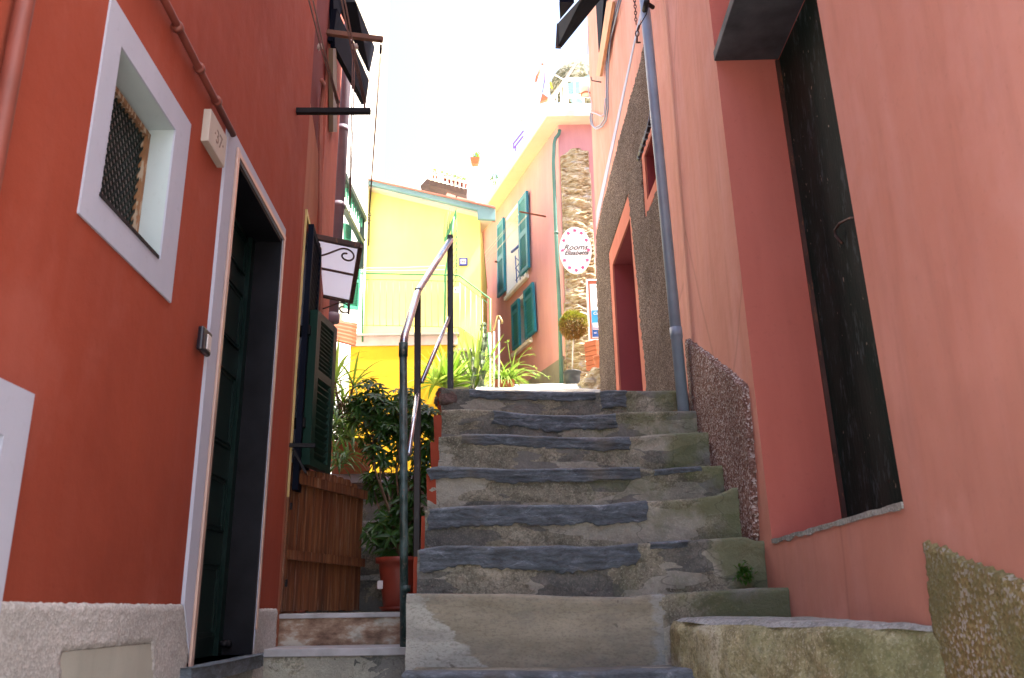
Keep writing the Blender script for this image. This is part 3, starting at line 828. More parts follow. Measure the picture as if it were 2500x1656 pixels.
# doorway
mb = MB()
fw = 0.105
ring(mb, LW, [(ds0 - fw - 0.015, 1.63), (ds0 - 0.002, 1.44), (ds0 - 0.002, dz1 + 0.002), (ds1 + 0.002, dz1 + 0.002), (ds1 + 0.002, 1.45), (ds1 + 0.05, 1.62), (ds1 + 0.045, dz1 + 0.075), (ds0 - fw - 0.03, dz1 + 0.075)], None, 0, 0.012)
dr_ = mb.build('door', M['white_frame'], house)
mb = MB()
mb.pbox(LW, ds0 - 0.028, ds0 + 0.002, dz0, dz1 + 0.03, 0.0125, 0.022, 0); mb.pbox(LW, ds0 + 0.002, ds1 + 0.028, dz1 + 0.002, dz1 + 0.026, 0.0125, 0.020, 0); mb.pbox(LW, ds1 + 0.002, ds1 + 0.022, dz0 + 0.1, dz1 + 0.002, 0.0125, 0.020, 0)
mb.build('trim', M['steel_strip'], dr_, bevel=0.002)
mb = MB()
mb.pbox(LW, ds0 + 0.001, ds0 + 0.018, dz0, dz1 - 0.001, -0.158, 0.008); mb.pbox(LW, ds1 - 0.018, ds1 - 0.001, dz0, dz1 - 0.001, -0.158, 0.010); mb.pbox(LW, ds0 + 0.018, ds1 - 0.018, dz1 - 0.02, dz1 - 0.001, -0.158, 0.008)
mb.build('jamb', M['slate_dark'], dr_)
mb = MB()
mb.pbox(LW, ds0 + 0.02, ds1 - 0.02, dz0, dz1 - 0.022, -0.155, -0.135)
def molding(s0, s1, z0, z1):
    for i, (w, h) in enumerate(((0.0, 0.010), (0.018, 0.006))):
        ring(mb, LW, rect(s0 + w, s1 - w, z0 + w, z1 - w), rect(s0 + w + 0.008, s1 - w - 0.008, z0 + w + 0.008, z1 - w - 0.008), -0.136, -0.135 + h)
zz = [1.50, 1.80, 1.93, 2.16, 2.29, 2.62, 2.75, 3.02, 3.12, 3.30]
for a in range(0, 10, 2):
    molding(ds0 + 0.10, ds0 + 0.36, zz[a], zz[a + 1]); molding(ds0 + 0.46, ds1 - 0.10, zz[a], zz[a + 1])
mb.pbox(LW, ds1 - 0.075, ds1 - 0.02, dz0, dz1 - 0.022, -0.135, -0.115)
leaf = mb.build('door_leaf', M['green_door'], dr_)
mb = MB()
c = LW.P(ds1 - 0.05, 1.475, -0.115); mb.tube([c, c + LW.n * 0.03], [0.012, 0.016], 12); mb.tube([c + LW.n * 0.03, c + LW.n * 0.045], [0.018, 0.012], 12)
mb.build('doorstop', M['iron'], leaf, smooth=True)
mb = MB()
e = [(ds0 - 0.09, 0.045), (ds0, 0.06), (ds0 + 0.3, 0.065), (ds1 - 0.05, 0.06), (ds1 + 0.03, 0.045), (ds1 + 0.05, 0.012)]
f = [LW.P(ds0 - 0.09, 1.385, -0.15)] + [LW.P(a, 1.385, o) for a, o in e] + [LW.P(ds1 + 0.05, 1.385, -0.15)]
mb.prism(f, (0, 0, 0.045)); mb.build('threshold', M['slate'], dr_, bevel=0.006)
# painted pipe at the left edge and thin conduit
def vtube(mb, P0, P1, r, n=12):
    mb.tube([P0, P1], r, n)
mb = MB(); s = LW.sz(60, 10, 0.03)[0]
mb.tube([LW.P(s, -0.3, 0.03), LW.P(s, 6.7, 0.03)], 0.019, 16)
dp = mb.build('drainpipe', M['redpipe'], house, smooth=True)
mb = MB(); zc = 3.395
mb.tube([LW.P(0.35, zc + 0.01, 0.02), LW.P(1.4, zc + 0.012, 0.02), LW.P(2.2, zc + 0.01, 0.02), LW.P(2.6, zc, 0.02), LW.P(2.95, zc - 0.004, 0.02)], 0.013, 10)
for s in (2.30, 2.52, 2.72, 1.9, 1.5): mb.tube([LW.P(s, zc + 0.004, 0.02), LW.P(s + 0.02, zc + 0.004, 0.02)], 0.019, 10)
mb.build('conduit', M['redpipe'], house, smooth=True)

# number tile
def text_obj(name, body, pl, s, z, off, size, mat, parent, shear=0.0, ext=0.0008, ax=1, align='CENTER', wide=1.0, bold=0.0):
    cu = bpy.data.curves.new(name, 'FONT'); cu.offset = bold; cu.body = body; cu.size = size; cu.extrude = ext; cu.shear = shear
    cu.align_x = align; cu.align_y = 'CENTER'; cu.resolution_u = 4
    o = bpy.data.objects.new(name, cu); COL.objects.link(o)
    bpy.context.view_layer.update()
    me = bpy.data.meshes.new_from_object(o.evaluated_get(bpy.context.evaluated_depsgraph_get()))
    bpy.data.objects.remove(o)
    Z = Vector((0, 0, 1)); n = pl.n; X = Z.cross(n).normalized()
    P = pl.P(s, z, off); L0 = worldloc(parent) if parent else Vector((0, 0, 0))
    me.transform(Matrix(((X.x * wide, 0, n.x, P.x - L0.x), (X.y * wide, 0, n.y, P.y - L0.y), (X.z, 1, n.z, P.z - L0.z), (0, 0, 0, 1))))
    me.materials.clear(); me.materials.append(mat)
    o = bpy.data.objects.new(name, me); COL.objects.link(o)
    if parent: o.parent = parent
    return o
a = LW.sz(500, 272, 0.03)[0]
pt = empty('house_number_tile', LW.P(2.76, 3.26)); tag(pt, 'small pale tile reading 37 beside the top of the dark doorway', 'sign')
mb = MB(); mb.pbox(LW, 2.665, 2.862, 3.195, 3.325, 0.0, 0.028); mb.build('tile', M['tile'], pt, bevel=0.003)
text_obj('number', '\u00b737\u00b7', LW, 2.775, 3.26, 0.0285, 0.075, M['numink'], pt)
bl = empty('doorbell', LW.P(2.85, 2.5)); tag(bl, 'black doorbell with white button on the white door frame', 'doorbell')
mb = MB(); mb.pbox(LW, 2.795, 2.895, 2.462, 2.55, 0.012, 0.034); mb.build('casing', M['black'], bl, bevel=0.008)
mb = MB(); mb.pbox(LW, 2.832, 2.872, 2.475, 2.53, 0.034, 0.040); mb.build('button', M['white_plastic'], bl, bevel=0.004)

# ------------------------------------------------------------------ second left house
h2 = empty('narrow_brown_house', (-1.9, 5.2, 0))
tag(h2, 'narrow brown plastered house with louvred shutters behind the wooden gate', 'house')
mb = MB()
S2 = 1.78
sW = W2.sz(748, 538); wtop = sW[1]
wz_lo = 2.18
hw = rect(0.10, 0.52, wz_lo, W2.sz(744, 536)[1])
wall(mb, W2, [(0.0, -0.3), (W2.sz(779, 451)[0], -0.3), (W2.sz(779, 451)[0], 4.42), (0.0, 4.42)], [hw], T=2.4, depth=0.18)
mb.build('wall', [M['browntan'], M['white_frame'], M['darkglass']], h2)
mb = MB(); s7 = W2.sz(779, 451)[0]
wall(mb, W2, [(0.0, 4.423), (s7, 4.423), (s7, 7.6), (0.0, 7.6)], [], T=2.4)
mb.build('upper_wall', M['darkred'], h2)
mb = MB()
mb.pbox(W2, s7 + 0.002, S2, -0.3, 7.62, -2.3, 0.02)
mb.build('rough_wall', M['rough_red'], h2)
# window beside the corner: yellow lit frame and black louvred leaf, ajar
mb = MB(); ring(mb, W2, rect(0.085, 0.545, wz_lo - 0.02, wtop + 0.03), rect(0.10, 0.52, wz_lo, wtop), 0, 0.012)
wn2 = mb.build('window', M['gold'], h2)
q = Quad(W2.P(0.11, wz_lo + 0.02, 0.02), W2.P(0.50, wz_lo + 0.02, 0.035), W2.P(0.50, wtop - 0.05, 0.035), W2.P(0.11, wtop - 0.05, 0.02), 1)
shutter(q, 0.03, 0.10, ns=16, panels=((0.03, 0.47), (0.53, 0.97))).build('shutter', M['shutblack'], wn2)
# big open green leaf
tl, tr = (760, 770), (814, 808)
H0 = W2.h(757, 770, 0.05)
dL = Vector((sin(radians(6.5)), cos(radians(6.5)), 0))
def leafhit(u, v): return hit(u, v, H0, Vector((dL.y, -dL.x, 0)))
pa, pb, pc, pd = leafhit(744, 1143), leafhit(797, 1160), leafhit(814, 808), leafhit(768, 771)
z_b = (pa.z + pb.z) / 2; z_t = (pc.z + pd.z) / 2
wid = ((pb - pa).dot(dL) + (pc - pd).dot(dL)) / 2
pa = Vector((H0.x, H0.y, z_b)); pb = pa + dL * wid; pd = Vector((H0.x, H0.y, z_t)); pc = pd + dL * wid; print('leaf width', wid)
q = Quad(pa, pb, pc, pd, 1)
shutter(q, 0.045, 0.17, ns=12, panels=((0.05, 0.63 * 0.9), (0.62, 0.95))).build('open_shutter', M['shutgreen'], h2)
for zf in (z_b + 0.2, z_t - 0.15):
    mb = MB(); mb.box(H0.x - 0.06, H0.x + 0.012, H0.y - 0.03, H0.y + 0.03, zf, zf + 0.05); mb.build('hinge', M['iron'], h2)
# top hung dark shutters high up
def slabquad(name, pts, depths, th, mat, parent, lou=None):
    P = [hy(u, v, y) for (u, v), y in zip(pts, depths)]
    mb = MB(); q = Quad(P[0], P[1], P[2], P[-1]); nrm = q.n if q.n.y > 0 else -q.n
    if lou:
        return shutter(Quad(P[0], P[1], P[2], P[3], 1 if q.n.y > 0 else -1), th, 0.09, 0.05, ((0.05, 0.95),), lou).build(name, mat, parent)
    mb.prism(P, nrm * th); return mb.build(name, mat, parent, bevel=0.003)
slabquad('raised_shutter', [(812, 100), (893, 255), (901, 196), (822, 22)], (5.0, 5.9, 5.95, 5.0), 0.035, M['shutblack'], h2)
slabquad('raised_shutter', [(815, -5), (896, 170), (909, 108), (862, -5)], (5.1, 6.1, 6.1, 5.2), 0.04, M['shutblack'], h2)
slabquad('raised_shutter', [(811, -60), (818, 112), (832, 30), (862, -60)], (5.0, 5.0, 5.1, 5.2), 0.04, M['shutblack'], h2)
# pale pipe, plain conduit on the brown wall
mb = MB(); a = W2.sz(782, 400, 0.02)[0]
a0 = W2.h(782, 1000, 0.02); 
mb.tube([W2.h(776, 1000, 0.025), W2.h(781, 560, 0.025), W2.h(783, 280, 0.025), W2.h(788, 235, 0.03), W2.h(790, 205, 0.04), W2.h(785, 196, 0.05)], 0.013, 10)
mb.build('conduit', M['pinkpipe'], h2, smooth=True)
mb = MB(); mb.prism([W2.h(u, v, 0.025) for u, v in ((802, 118), (812, 118), (813, 322), (803, 322))], W2.n * 0.03)
mb.build('batten', M['batten'], h2)
# storm pipe with brackets
YP = 6.35
bp = hy(813, 775, YP); tp = hy(848, 172, YP)
pipe2 = mb = MB()
mb.tube([Vector((bp.x, YP, bp.z)), Vector((tp.x, YP, 9.4))], 0.043, 18)
for z in (hy(0, 327, YP).z, hy(0, 513, YP).z): mb.tube([Vector((bp.x, YP, z - 0.03)), Vector((bp.x, YP, z + 0.02))], 0.049, 18)
mb.tube([Vector((bp.x, YP, bp.z - 0.05)), Vector((bp.x, YP, bp.z - 0.045)), Vector((bp.x, YP, bp.z - 0.0)), Vector((bp.x, YP, bp.z + 0.03))], [0.036, 0.050, 0.052, 0.050], 18)
mb.tube([Vector((bp.x, YP, bp.z - 0.09)), Vector((bp.x, YP, bp.z - 0.05))], 0.011, 10)
pp = mb.build('storm_pipe', M['greypipe'], h2, smooth=True)
mb = MB()
for z in (hy(0, 350, YP).z, hy(0, 552, YP).z):
    mb = MB(); mb.beam((bp.x - 0.17, YP, z), (bp.x - 0.02, YP, z), 0.012, 0.022); mb.box(bp.x - 0.085, bp.x - 0.035, YP - 0.02, YP + 0.02, z - 0.012, z + 0.045); mb.build('bracket', M['iron'], pp)

# clothes-drying arms and cords
arm = empty('clothesline_arm', hy(811, 272, 4.0)); tag(arm, 'black horizontal clothesline arm projecting from the red wall', 'clothesline arm', 'clothesline arms on the left walls')
mb = MB(); mb.beam(hy(712, 272, 4.0), hy(905, 272, 4.0), 0.03, 0.03); mb.build('bar', M['iron'], arm, bevel=0.002)
mb = MB()
for uu, yy in (((752, -8), (824, 252)), ((762, -8), (827, 252))):
    mb.tube([hy(uu[0], uu[1], 3.4), hy((uu[0] + yy[0]) / 2 - 3, (uu[1] + yy[1]) / 2, 3.7), hy(yy[0], yy[1], 4.0)], 0.0045, 6)
for uu, yy in (((832, -8), (889, 250)), ((840, -8), (893, 250))):
    mb.tube([hy(uu[0], uu[1], 3.4), hy((uu[0] + yy[0]) / 2 - 2, (uu[1] + yy[1]) / 2, 3.7), hy(yy[0], yy[1], 4.0)], 0.0045, 6)
mb.tube([hy(825, 252, 4.0), hy(825, 262, 4.0)], 0.006, 6); mb.tube([hy(890, 250, 4.0), hy(890, 262, 4.0)], 0.006, 6)
mb.tube([hy(818, 232, 3.97), hy(826, 252, 4.0)], [0.007, 0.012], 8); mb.tube([hy(884, 228, 3.97), hy(891, 250, 4.0)], [0.007, 0.010], 8)
mb.build('cords', M['cord'], arm, smooth=True)
def rag(mb, c, r, seed):
    rnd = random.Random(seed)
    boulder(mb, c, r, r * 0.7, r * 0.9, seed, 8, 0.5)
    for k in range(16):
        d = Vector((rnd.uniform(-1, 1), rnd.uniform(-0.4, 0.4), rnd.uniform(-1.3, 0.5))) * r * 1.5
        mb.tube([c, c + d * 0.6, c + d], [0.004, 0.004, 0.002], 5)
mb = MB(); rag(mb, hy(782, 113, 3.72), 0.014, 4); mb.build('rag_knot', M['paleknot'], arm, smooth=True); mb = MB(); rag(mb, hy(866, 113, 3.72), 0.016, 9); mb.build('rag_knot', M['paleknot'], arm, smooth=True)
arm2 = empty('clothesline_arm', hy(866, 88, 5.0)); tag(arm2, 'brown wooden clothesline arm under the raised dark shutters', 'clothesline arm', 'clothesline arms on the left walls')
mb = MB(); mb.beam(hy(798, 80, 4.85), hy(935, 97, 4.85), 0.032, 0.034); mb.build('bar', M['woodbar'], arm2, bevel=0.002)
mb = MB()
mb.tube([hy(930, 103, 4.85), hy(929, 112, 4.85)], 0.003, 6)
mb.tube([hy(928, 125, 4.85), hy(914, 330, 5.2), hy(901, 520, 5.5)], 0.003, 6); mb.tube([hy(931, 125, 4.85), hy(916, 330, 5.2), hy(902, 520, 5.5)], 0.003, 6)
mb.tube([hy(861, 125, 4.8), hy(858, 300, 5.0), hy(854, 430, 5.3), hy(854, 520, 5.5)], 0.004, 6)
mb.tube([hy(866, 125, 4.8), hy(862, 300, 5.0), hy(857, 430, 5.3), hy(854, 520, 5.5)], 0.004, 6)
for k in range(14):
    c = hy(901, 522 + k * 3.0, 5.5); r = random.Random(k)
    mb.tube([c, c + Vector((r.uniform(-.018, .018), 0, r.uniform(-.02, .012)))], [0.005, 0.002], 5)
mb.tube([hy(902, 530, 5.5), hy(900, 600, 5.6)], 0.004, 6)
mb.build('cords', M['cord'], arm2, smooth=True)
mb = MB(); mb.tube([hy(930, 111, 4.85), hy(929, 130, 4.85)], [0.009, 0.009], 10); mb.build('pulley', M['iron'], arm2, smooth=True)

# ------------------------------------------------------------------ glazed canopy
can = empty('glazed_canopy', hy(800, 650, 5.2)); tag(can, 'small ribbed glass canopy in a brown iron frame with scroll brackets', 'canopy')
c_a, c_b = hy(745, 574, 4.95), hy(880, 601, 4.95)
c_c, c_d = hy(752, 716, 5.55), hy(857, 738, 5.55)
mb = MB()
mb.beam(c_a, c_b, 0.035, 0.035); mb.beam(c_c, c_d, 0.022, 0.022)
mb.beam(c_a, c_c, 0.04, 0.03); mb.beam(c_b, c_d, 0.028, 0.03)
m0 = c_a.lerp(c_c, 0.5); m1 = c_b.lerp(c_d, 0.5); mb.beam(m0, m1, 0.022, 0.012)
mb.build('frame', M['ironbrown'], can, bevel=0.003)
mb = MB(); up = Vector((0, 0, 0.014))
mb.prism([c_a + up, c_b + up, c_d + up, c_c + up], (0, 0, 0.006)); mb.build('panel', M['canopy'], can)
def scroll(mb, F, r=0.006):
    """F maps a unit scroll (x 0..1, y 0..1 down) to 3D: an S bar with a curl at either end"""
    pts = []
    for k in range(15):
        t = k / 14 * 1.75 * pi; rr = 0.5 - 0.42 * (k / 14) ** 0.6 * 0.5
        pts.append((0.10 + 0.13 * (1 - 0.45 * (1 - k / 14)) * cos(pi * 0.5 + t) * 0 + 0, 0))
    pts = [(0.17, 0.25), (0.15, 0.42), (0.20, 0.52), (0.28, 0.48), (0.31, 0.33), (0.28, 0.16), (0.20, 0.06), (0.08, 0.10), (0.0, 0.30), (-0.01, 0.52), (0.05, 0.78), (0.15, 0.93), (0.28, 0.92), (0.45, 0.72), (0.62, 0.45), (0.74, 0.27), (0.85, 0.22), (0.95, 0.32), (1.0, 0.52), (0.97, 0.74), (0.88, 0.86), (0.78, 0.80), (0.745, 0.64), (0.78, 0.50), (0.86, 0.47)]
    # smooth
    for _ in range(2):
        o = [pts[0]]
        for a, b in zip(pts, pts[1:]): o += [(a[0] * .75 + b[0] * .25, a[1] * .75 + b[1] * .25), (a[0] * .25 + b[0] * .75, a[1] * .25 + b[1] * .75)]
        o.append(pts[-1]); pts = o
    mb.tube([F(x, y) for x, y in pts], r, 6)
mb = MB(); scroll(mb, lambda x, y: hy(743 + 122 * x, 577 + (24 * x) + 46 * y, 4.97)); mb.build('scroll_bracket', M['ironbrown'], can, smooth=True)
mb = MB(); scroll(mb, lambda x, y: hy(752 + 102 * x, 716 + (18 * x) + 38 * y, 5.56), 0.005); mb.build('scroll_bracket', M['ironbrown'], can, smooth=True)
mb = MB(); mb.beam(hy(852, 735, 5.55), hy(851, 766, 5.5), 0.016, 0.016); mb.build('stay', M['ironbrown'], can)

# ------------------------------------------------------------------ wooden gate
gate = empty('wooden_gate', (-1.15, 4.44, 1.6)); tag(gate, 'weathered brown plank gate standing ajar on the side steps', 'gate')
gh = Vector((hy(703, 1300, 4.46).x, 4.46, 0)); dG = Vector((sin(radians(19.5)), cos(radians(19.5)), 0)); nG = Vector((dG.y, -dG.x, 0))
WG = 0.76
def GP(t, z, o=0.0): return gh + dG * t + nG * o + Vector((0, 0, z))
def gz(u, v): return hit(u, v, gh, nG)
ztl = gz(700, 1142).z; ztr = gz(903, 1190).z; zbm = 1.607
mb = MB(); npl = 10
for k in range(npl):
    a = WG * k / npl + 0.003; b = WG * (k + 1) / npl - 0.003; m = (a + b) / 2
    t = m / WG; zt = ztl + (ztr - ztl) * t + 0.02 * sin(pi * t) - (0.05 * max(0, t - 0.8) / 0.2)
    zl = zt - 0.012; jz = random.uniform(-0.006, 0.006)
    f = [GP(a, zbm + jz), GP(b, zbm + jz), GP(b, zl), GP(b - 0.012, zt), GP(a + 0.012, zt), GP(a, zl)]
    mb.prism(f, -nG * 0.02)
mb.build('planks', M['gatewood'], gate, bevel=0.003)
for (u0, v0, u1, v1, h) in ((707, 1166, 901, 1213, 0.05), (700, 1355, 897, 1376, 0.045)):
    p0, p1 = gz(u0, v0), gz(u1, v1); z0 = p0.z; z1 = p1.z
    mb = MB(); f = [GP(-0.02, z0 - h / 2, 0.001), GP(WG, z1 - h / 2, 0.001), GP(WG, z1 + h / 2, 0.001), GP(-0.02, z0 + h / 2, 0.001)]
    mb.prism(f, nG * 0.026); mb.build('rail', M['gatewood'], gate, bevel=0.004)
mb = MB(); p = gh - dG * 0.045; mb.beam(p + Vector((0, 0, 1.6)), p + Vector((0, 0, ztl + 0.03)), 0.05, 0.05); 
mb.build('post', M['gatewood'], gate, bevel=0.004)
for z in (1.72, 2.10):
    mb = MB(); mb.box(gh.x - 0.03, gh.x + 0.02, gh.y - 0.035, gh.y - 0.02, z, z + 0.035); mb.build('hinge', M['iron'], gate)
mb = MB()
mb.beam(W2.P(0.05, 2.42, 0.0), W2.P(0.06, 2.42, 0.13), 0.02, 0.02); mb.beam(W2.P(0.06, 2.40, 0.02), W2.P(0.07, 2.28, 0.09), 0.012, 0.012)
mb.build('stay', M['iron'], gate)

# ------------------------------------------------------------------ near right house
rh = empty('salmon_house', (1.6, 2.5, 0))
tag(rh, 'salmon plastered house on the right with a deep recessed dark green door', 'house')
ZS = 1.868
rec = [(2.46, ZS), (3.875, ZS), r1s(3.875, 5.45), r1s(2.46, 5.45)]
mb = MB()
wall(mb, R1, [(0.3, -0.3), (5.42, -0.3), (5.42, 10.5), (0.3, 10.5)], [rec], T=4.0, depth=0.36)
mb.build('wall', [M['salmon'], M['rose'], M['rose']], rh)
mb = MB(); f = [(2.40, ZS + 0.002), (3.868, ZS + 0.002), r1s(3.868, 4.44), r1s(2.40, 4.44)]
mb.prism([R1.P(a, z, -0.34) for a, z in f], R1.n * -0.015)
dd = mb.build('door', M['old_door'], rh)
mb = MB(); mb.hexa([R1.P(a, z, o) for z in (ZS + 0.002, 4.43) for a, o in ((r1s(3.872, z)[0], -0.339), (r1s(3.858, z)[0], -0.339), (r1s(3.858, z)[0], -0.318), (r1s(3.872, z)[0], -0.318))])
mb.build('frame', M['ironbrown'], dd)
mb = MB()
hk = [(2096, 531), (2075, 533), (2050, 545), (2038, 562), (2040, 576), (2056, 594)]
mb.tube([R1.h(u, v, -0.31) for u, v in hk], 0.006, 8)
mb.build('handle', M['ironbrown'], dd, smooth=True)
mb = MB()
f = [r1s(2.46, 4.44), r1s(3.873, 4.44)]
mb.hexa([R1.P(f[0][0], 4.44, -0.338), R1.P(f[1][0], 4.44, -0.338), R1.P(f[1][0], 4.44, 0.012), R1.P(f[0][0], 4.44, 0.012)] + [R1.P(f[0][0], 4.50, -0.338), R1.P(f[1][0], 4.50, -0.338), R1.P(f[1][0], 4.50, 0.012), R1.P(f[0][0], 4.50, 0.012)])
mb.build('lintel_slab', M['slatetop'] if 'slatetop' in M else M['slate_dark'], rh, bevel=0.005)
# sill crust
mb = MB()
n = 60
for k in range(n):
    a = 2.46 + (3.87 - 2.46) * k / n; b = a + (3.87 - 2.46) / n
    h = 0.006 + 0.004 * noise.noise(Vector((a * 9, 0, 0))); o = 0.006 + 0.004 * noise.noise(Vector((a * 14, 3, 0)))
    mb.pbox(R1, a, b, ZS - 0.012 * (1 + noise.noise(Vector((a * 11, 5, 0)))), ZS + h, -0.05, max(o, 0.002))
mb.build('sill', M['blocktop'], rh)
mb = MB()
dg = [R1.sz(u * O, v * O) for u, v in ((1593, 782), (1650, 822), (1700, 862), (1730, 890), (1742, 1000), (1752, 1150), (1757, 1260), (1745, 1345))]
coat(mb, R1, [(5.42, 1.5)] + [(5.42, dg[0][1])] + dg + [(3.98, 1.5)], [], res=0.013, base=0.028, amp=0.006, freq=60, wob=0.010)
mb.build('rough_render', M['red_peb'], rh, smooth=True)
mb = MB()
pb_ = [R1.sz(u * O, v * O) for u, v in ((2145, 1250), (2240, 1290), (2367, 1337), (2480, 1385))]
coat(mb, R1, [(0.2, 0.5), (2.39, 0.5), (2.372, 1.57), pb_[0], (2.30, pb_[0][1] - 0.005), pb_[1], pb_[2], pb_[3], (0.6, 1.35), (0.2, 1.2)], [], res=0.010, base=0.016, amp=0.004, freq=70, wob=0.006)
mb.build('plinth', M['moss_peb'], rh, smooth=True)
# gutter pipe
YG = 5.33
b0 = hy(1672, 1035, YG); t0 = hy(1574, 10, YG)
mb = MB(); dirp = (t0 - b0); top = b0 + dirp * 1.6
mb.tube([b0 + Vector((0, 0, 0)), top], 0.037, 20)
gp = mb.build('drainpipe', M['steelpipe'], rh, smooth=True)
mb = MB(); cz = hy(1660, 813, YG); k = (cz.z - b0.z) / dirp.z
mb.tube([b0 + dirp * (k - 0.011), b0 + dirp * (k + 0.011)], 0.041, 20); mb.build('collar', M['steelpipe'], gp, smooth=True)
mb = MB(); boulder(mb, hy(1668, 1052, 5.30), 0.05, 0.06, 0.055, 2, 12, 0.3); mb.build('mortar_foot', M['riser'], rh, smooth=True)
mb = MB()
c = hy(1578, 8, 5.22); mb.tube([c + Vector((0, 0.08, 0)), c + Vector((0, -0.02, 0))], 0.022, 14); mb.tube([c, c + Vector((0.06, 0.06, 0.01))], 0.016, 10)
cu = [(1584, 12), (1578, 35), (1568, 52), (1562, 62)]
mb.tube([hy(u, v, 5.2) for u, v in cu], 0.004, 6)
mb.build('bracket', M['iron'], gp, smooth=True)

# ------------------------------------------------------------------ right house beyond the pipe
r2 = empty('rough_front_house', (1.6, 7.4, 0))
tag(r2, 'pink house front coated in coarse brown pebble render beside the top of the stairs', 'house')
dout = [R2.sz(u, v) for u, v in ((1539, 476), (1490, 622), (1511, 955))]
din = [R2.sz(u, v) for u, v in ((1542, 534), (1499, 648), (1518, 957), (1573, 960), (1570, 860), (1560, 720))]
swi = [R2.sz(u, v) for u, v in ((1575, 389), (1588, 482))]
sw_in = rect(0.52, (swi[0][0] + swi[1][0]) / 2, swi[1][1], swi[0][1])
swo = [R2.sz(u, v) for u, v in ((1566, 386), (1586, 518))]
sw_out = rect(0.45, (swo[0][0] + swo[1][0]) / 2, swo[1][1], swo[0][1])
zl = 2.85
d_in = [(1.55, zl), (2.80, zl), (2.82, din[1][1]), (1.71, din[0][1])]
d_out = [(1.44, zl - 0.05), (2.98, zl - 0.05), (3.0, dout[1][1]), (1.70, dout[0][1] + 0.005), (1.60, 4.6), (1.52, 4.2), (1.52, 3.9), (1.44, 3.6)]
zt_, zb_ = 9.3, 1.0
mb = MB()
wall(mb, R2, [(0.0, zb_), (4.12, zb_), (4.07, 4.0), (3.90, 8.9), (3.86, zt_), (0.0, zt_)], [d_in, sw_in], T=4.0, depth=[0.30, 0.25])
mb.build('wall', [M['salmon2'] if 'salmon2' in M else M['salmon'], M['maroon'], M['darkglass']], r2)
mb = MB(); rt = [R2.sz(u, v) for u, v in ((1571, 139), (1520, 325), (1475, 500), (1460, 572), (1459, 640), (1464, 780), (1471, 951))]
nr = [R2.sz(u, v) for u, v in ((1671, 1100), (1657, 813), (1623, 480), (1598, 220), (1583, 80))]
coat(mb, R2, [(nr[0][0], 2.2)] + nr + rt + [(4.05, 2.5)], [d_out, sw_out], res=0.018, base=0.024, amp=0.009, freq=34, wob=0.016)
mb.build('rough_render', M['brown_peb'], r2, smooth=True)
mb = MB(); ring(mb, R2, d_out, d_in, 0, 0.018); dt = mb.build('door', M['orange_trim'], r2)
mb = MB(); mb.prism([R2.P(a, z, -0.29) for a, z in d_in], R2.n * 0.02); mb.build('door_leaf', M['shutblack'], dt)
mb = MB(); ring(mb, R2, sw_out, sw_in, 0, 0.016); sw = mb.build('window', M['orange_trim'], r2)
mb = MB(); st_ = [R2.sz(u, v) for u, v in ((1546, 103), (1457, 517), (1457, 560), (1557, 110))]
ring(mb, R2, [(0.0, 6.55), (0.0, 6.42), (1.06, 6.38), st_[2], st_[1]], None, 0, 0.006)
mb.build('painted_band', M['white_frame'], r2)
mb = MB()
ps = [R2.h(1589, 296, 0.06), R2.h(1573, 342, 0.06), R2.h(1559, 389, 0.06)]
mb.tube(ps, 0.018, 12); bar = mb.build('awning_roll', M['black'], r2, smooth=True)
mb = MB()
for k in range(6):
    p = ps[0].lerp(ps[2], 0.08 + 0.17 * k); d = (ps[2] - ps[0]).normalized() * 0.012
    mb.tube([p - d * 0.4, p + d * 0.4], 0.021, 10)
mb.tube([R2.h(1587, 275, 0.09), R2.h(1578, 320, 0.1), R2.h(1560, 380, 0.09)], 0.003, 6)
mb.build('wire_tie', M['steelpipe'], bar, smooth=True)
# rocks at the foot of the door
# closed shutter, board, cables
mb = MB(); mb.prism([R2.h(u, v, 0.015) for u, v in ((1459, -20), (1482, -20), (1473, 100), (1468, 128))], R2.n * 0.03)
mb.build('window_shutter', M['shutblack'], r2)
mb = MB(); mb.prism([R2.h(u, v, 0.05) for u, v in ((1488, 4), (1503, 4), (1471, 187), (1461, 185))], R2.n * 0.03)
mb.build('batten', M['board'], r2)
slabquad('raised_shutter', [(1362, 114), (1470, -12), (1425, -12), (1360, 60)], (6.6, 5.6, 5.6, 6.6), 0.035, M['shutblack'], r2)
slabquad('raised_shutter', [(1368, 37), (1402, -4), (1366, -4)], (6.6, 6.2, 6.2), 0.035, M['shutblack'], r2)
slabquad('raised_shutter', [(1357, 113), (1369, 114), (1375, 60), (1360, 58)], (6.58, 6.58, 6.58, 6.58), 0.03, M['ironbrown'], r2)
cab = empty('cable_bundle', R2.h(1480, 200, 0.02)); tag(cab, 'looped bundle of grey cables hanging down the right wall', 'cable')
mb = MB()
for dx, dv in ((0, 0), (4, 3)):
    mb.tube([R2.h(u + dx, v + dv, 0.03) for u, v in ((1512, -5), (1500, 40), (1486, 95), (1481, 160), (1480, 220), (1481, 260), (1476, 290), (1466, 306), (1452, 313), (1444, 305), (1441, 290), (1442, 275))], 0.008, 6)
mb.build('cables', M['steelpipe'], cab, smooth=True)
mb = MB()
mb.tube([R2.h(u, v, 0.03) for u, v in ((1478, 240), (1475, 278), (1468, 284), (1455, 278), (1444, 274))], 0.006, 6)
mb.tube([R2.h(u, v, 0.02) for u, v in ((1446, 272), (1444, 250), (1437, 225), (1435.5, 190), (1434.5, 120), (1437, 66))], 0.005, 6)
mb.build('white_cable', M['white_frame'], cab, smooth=True)
hk2 = empty('wall_hook', R2.h(1455, 195, 0.0)); tag(hk2, 'small rusty hook on the pink wall beside the cables', 'hook')
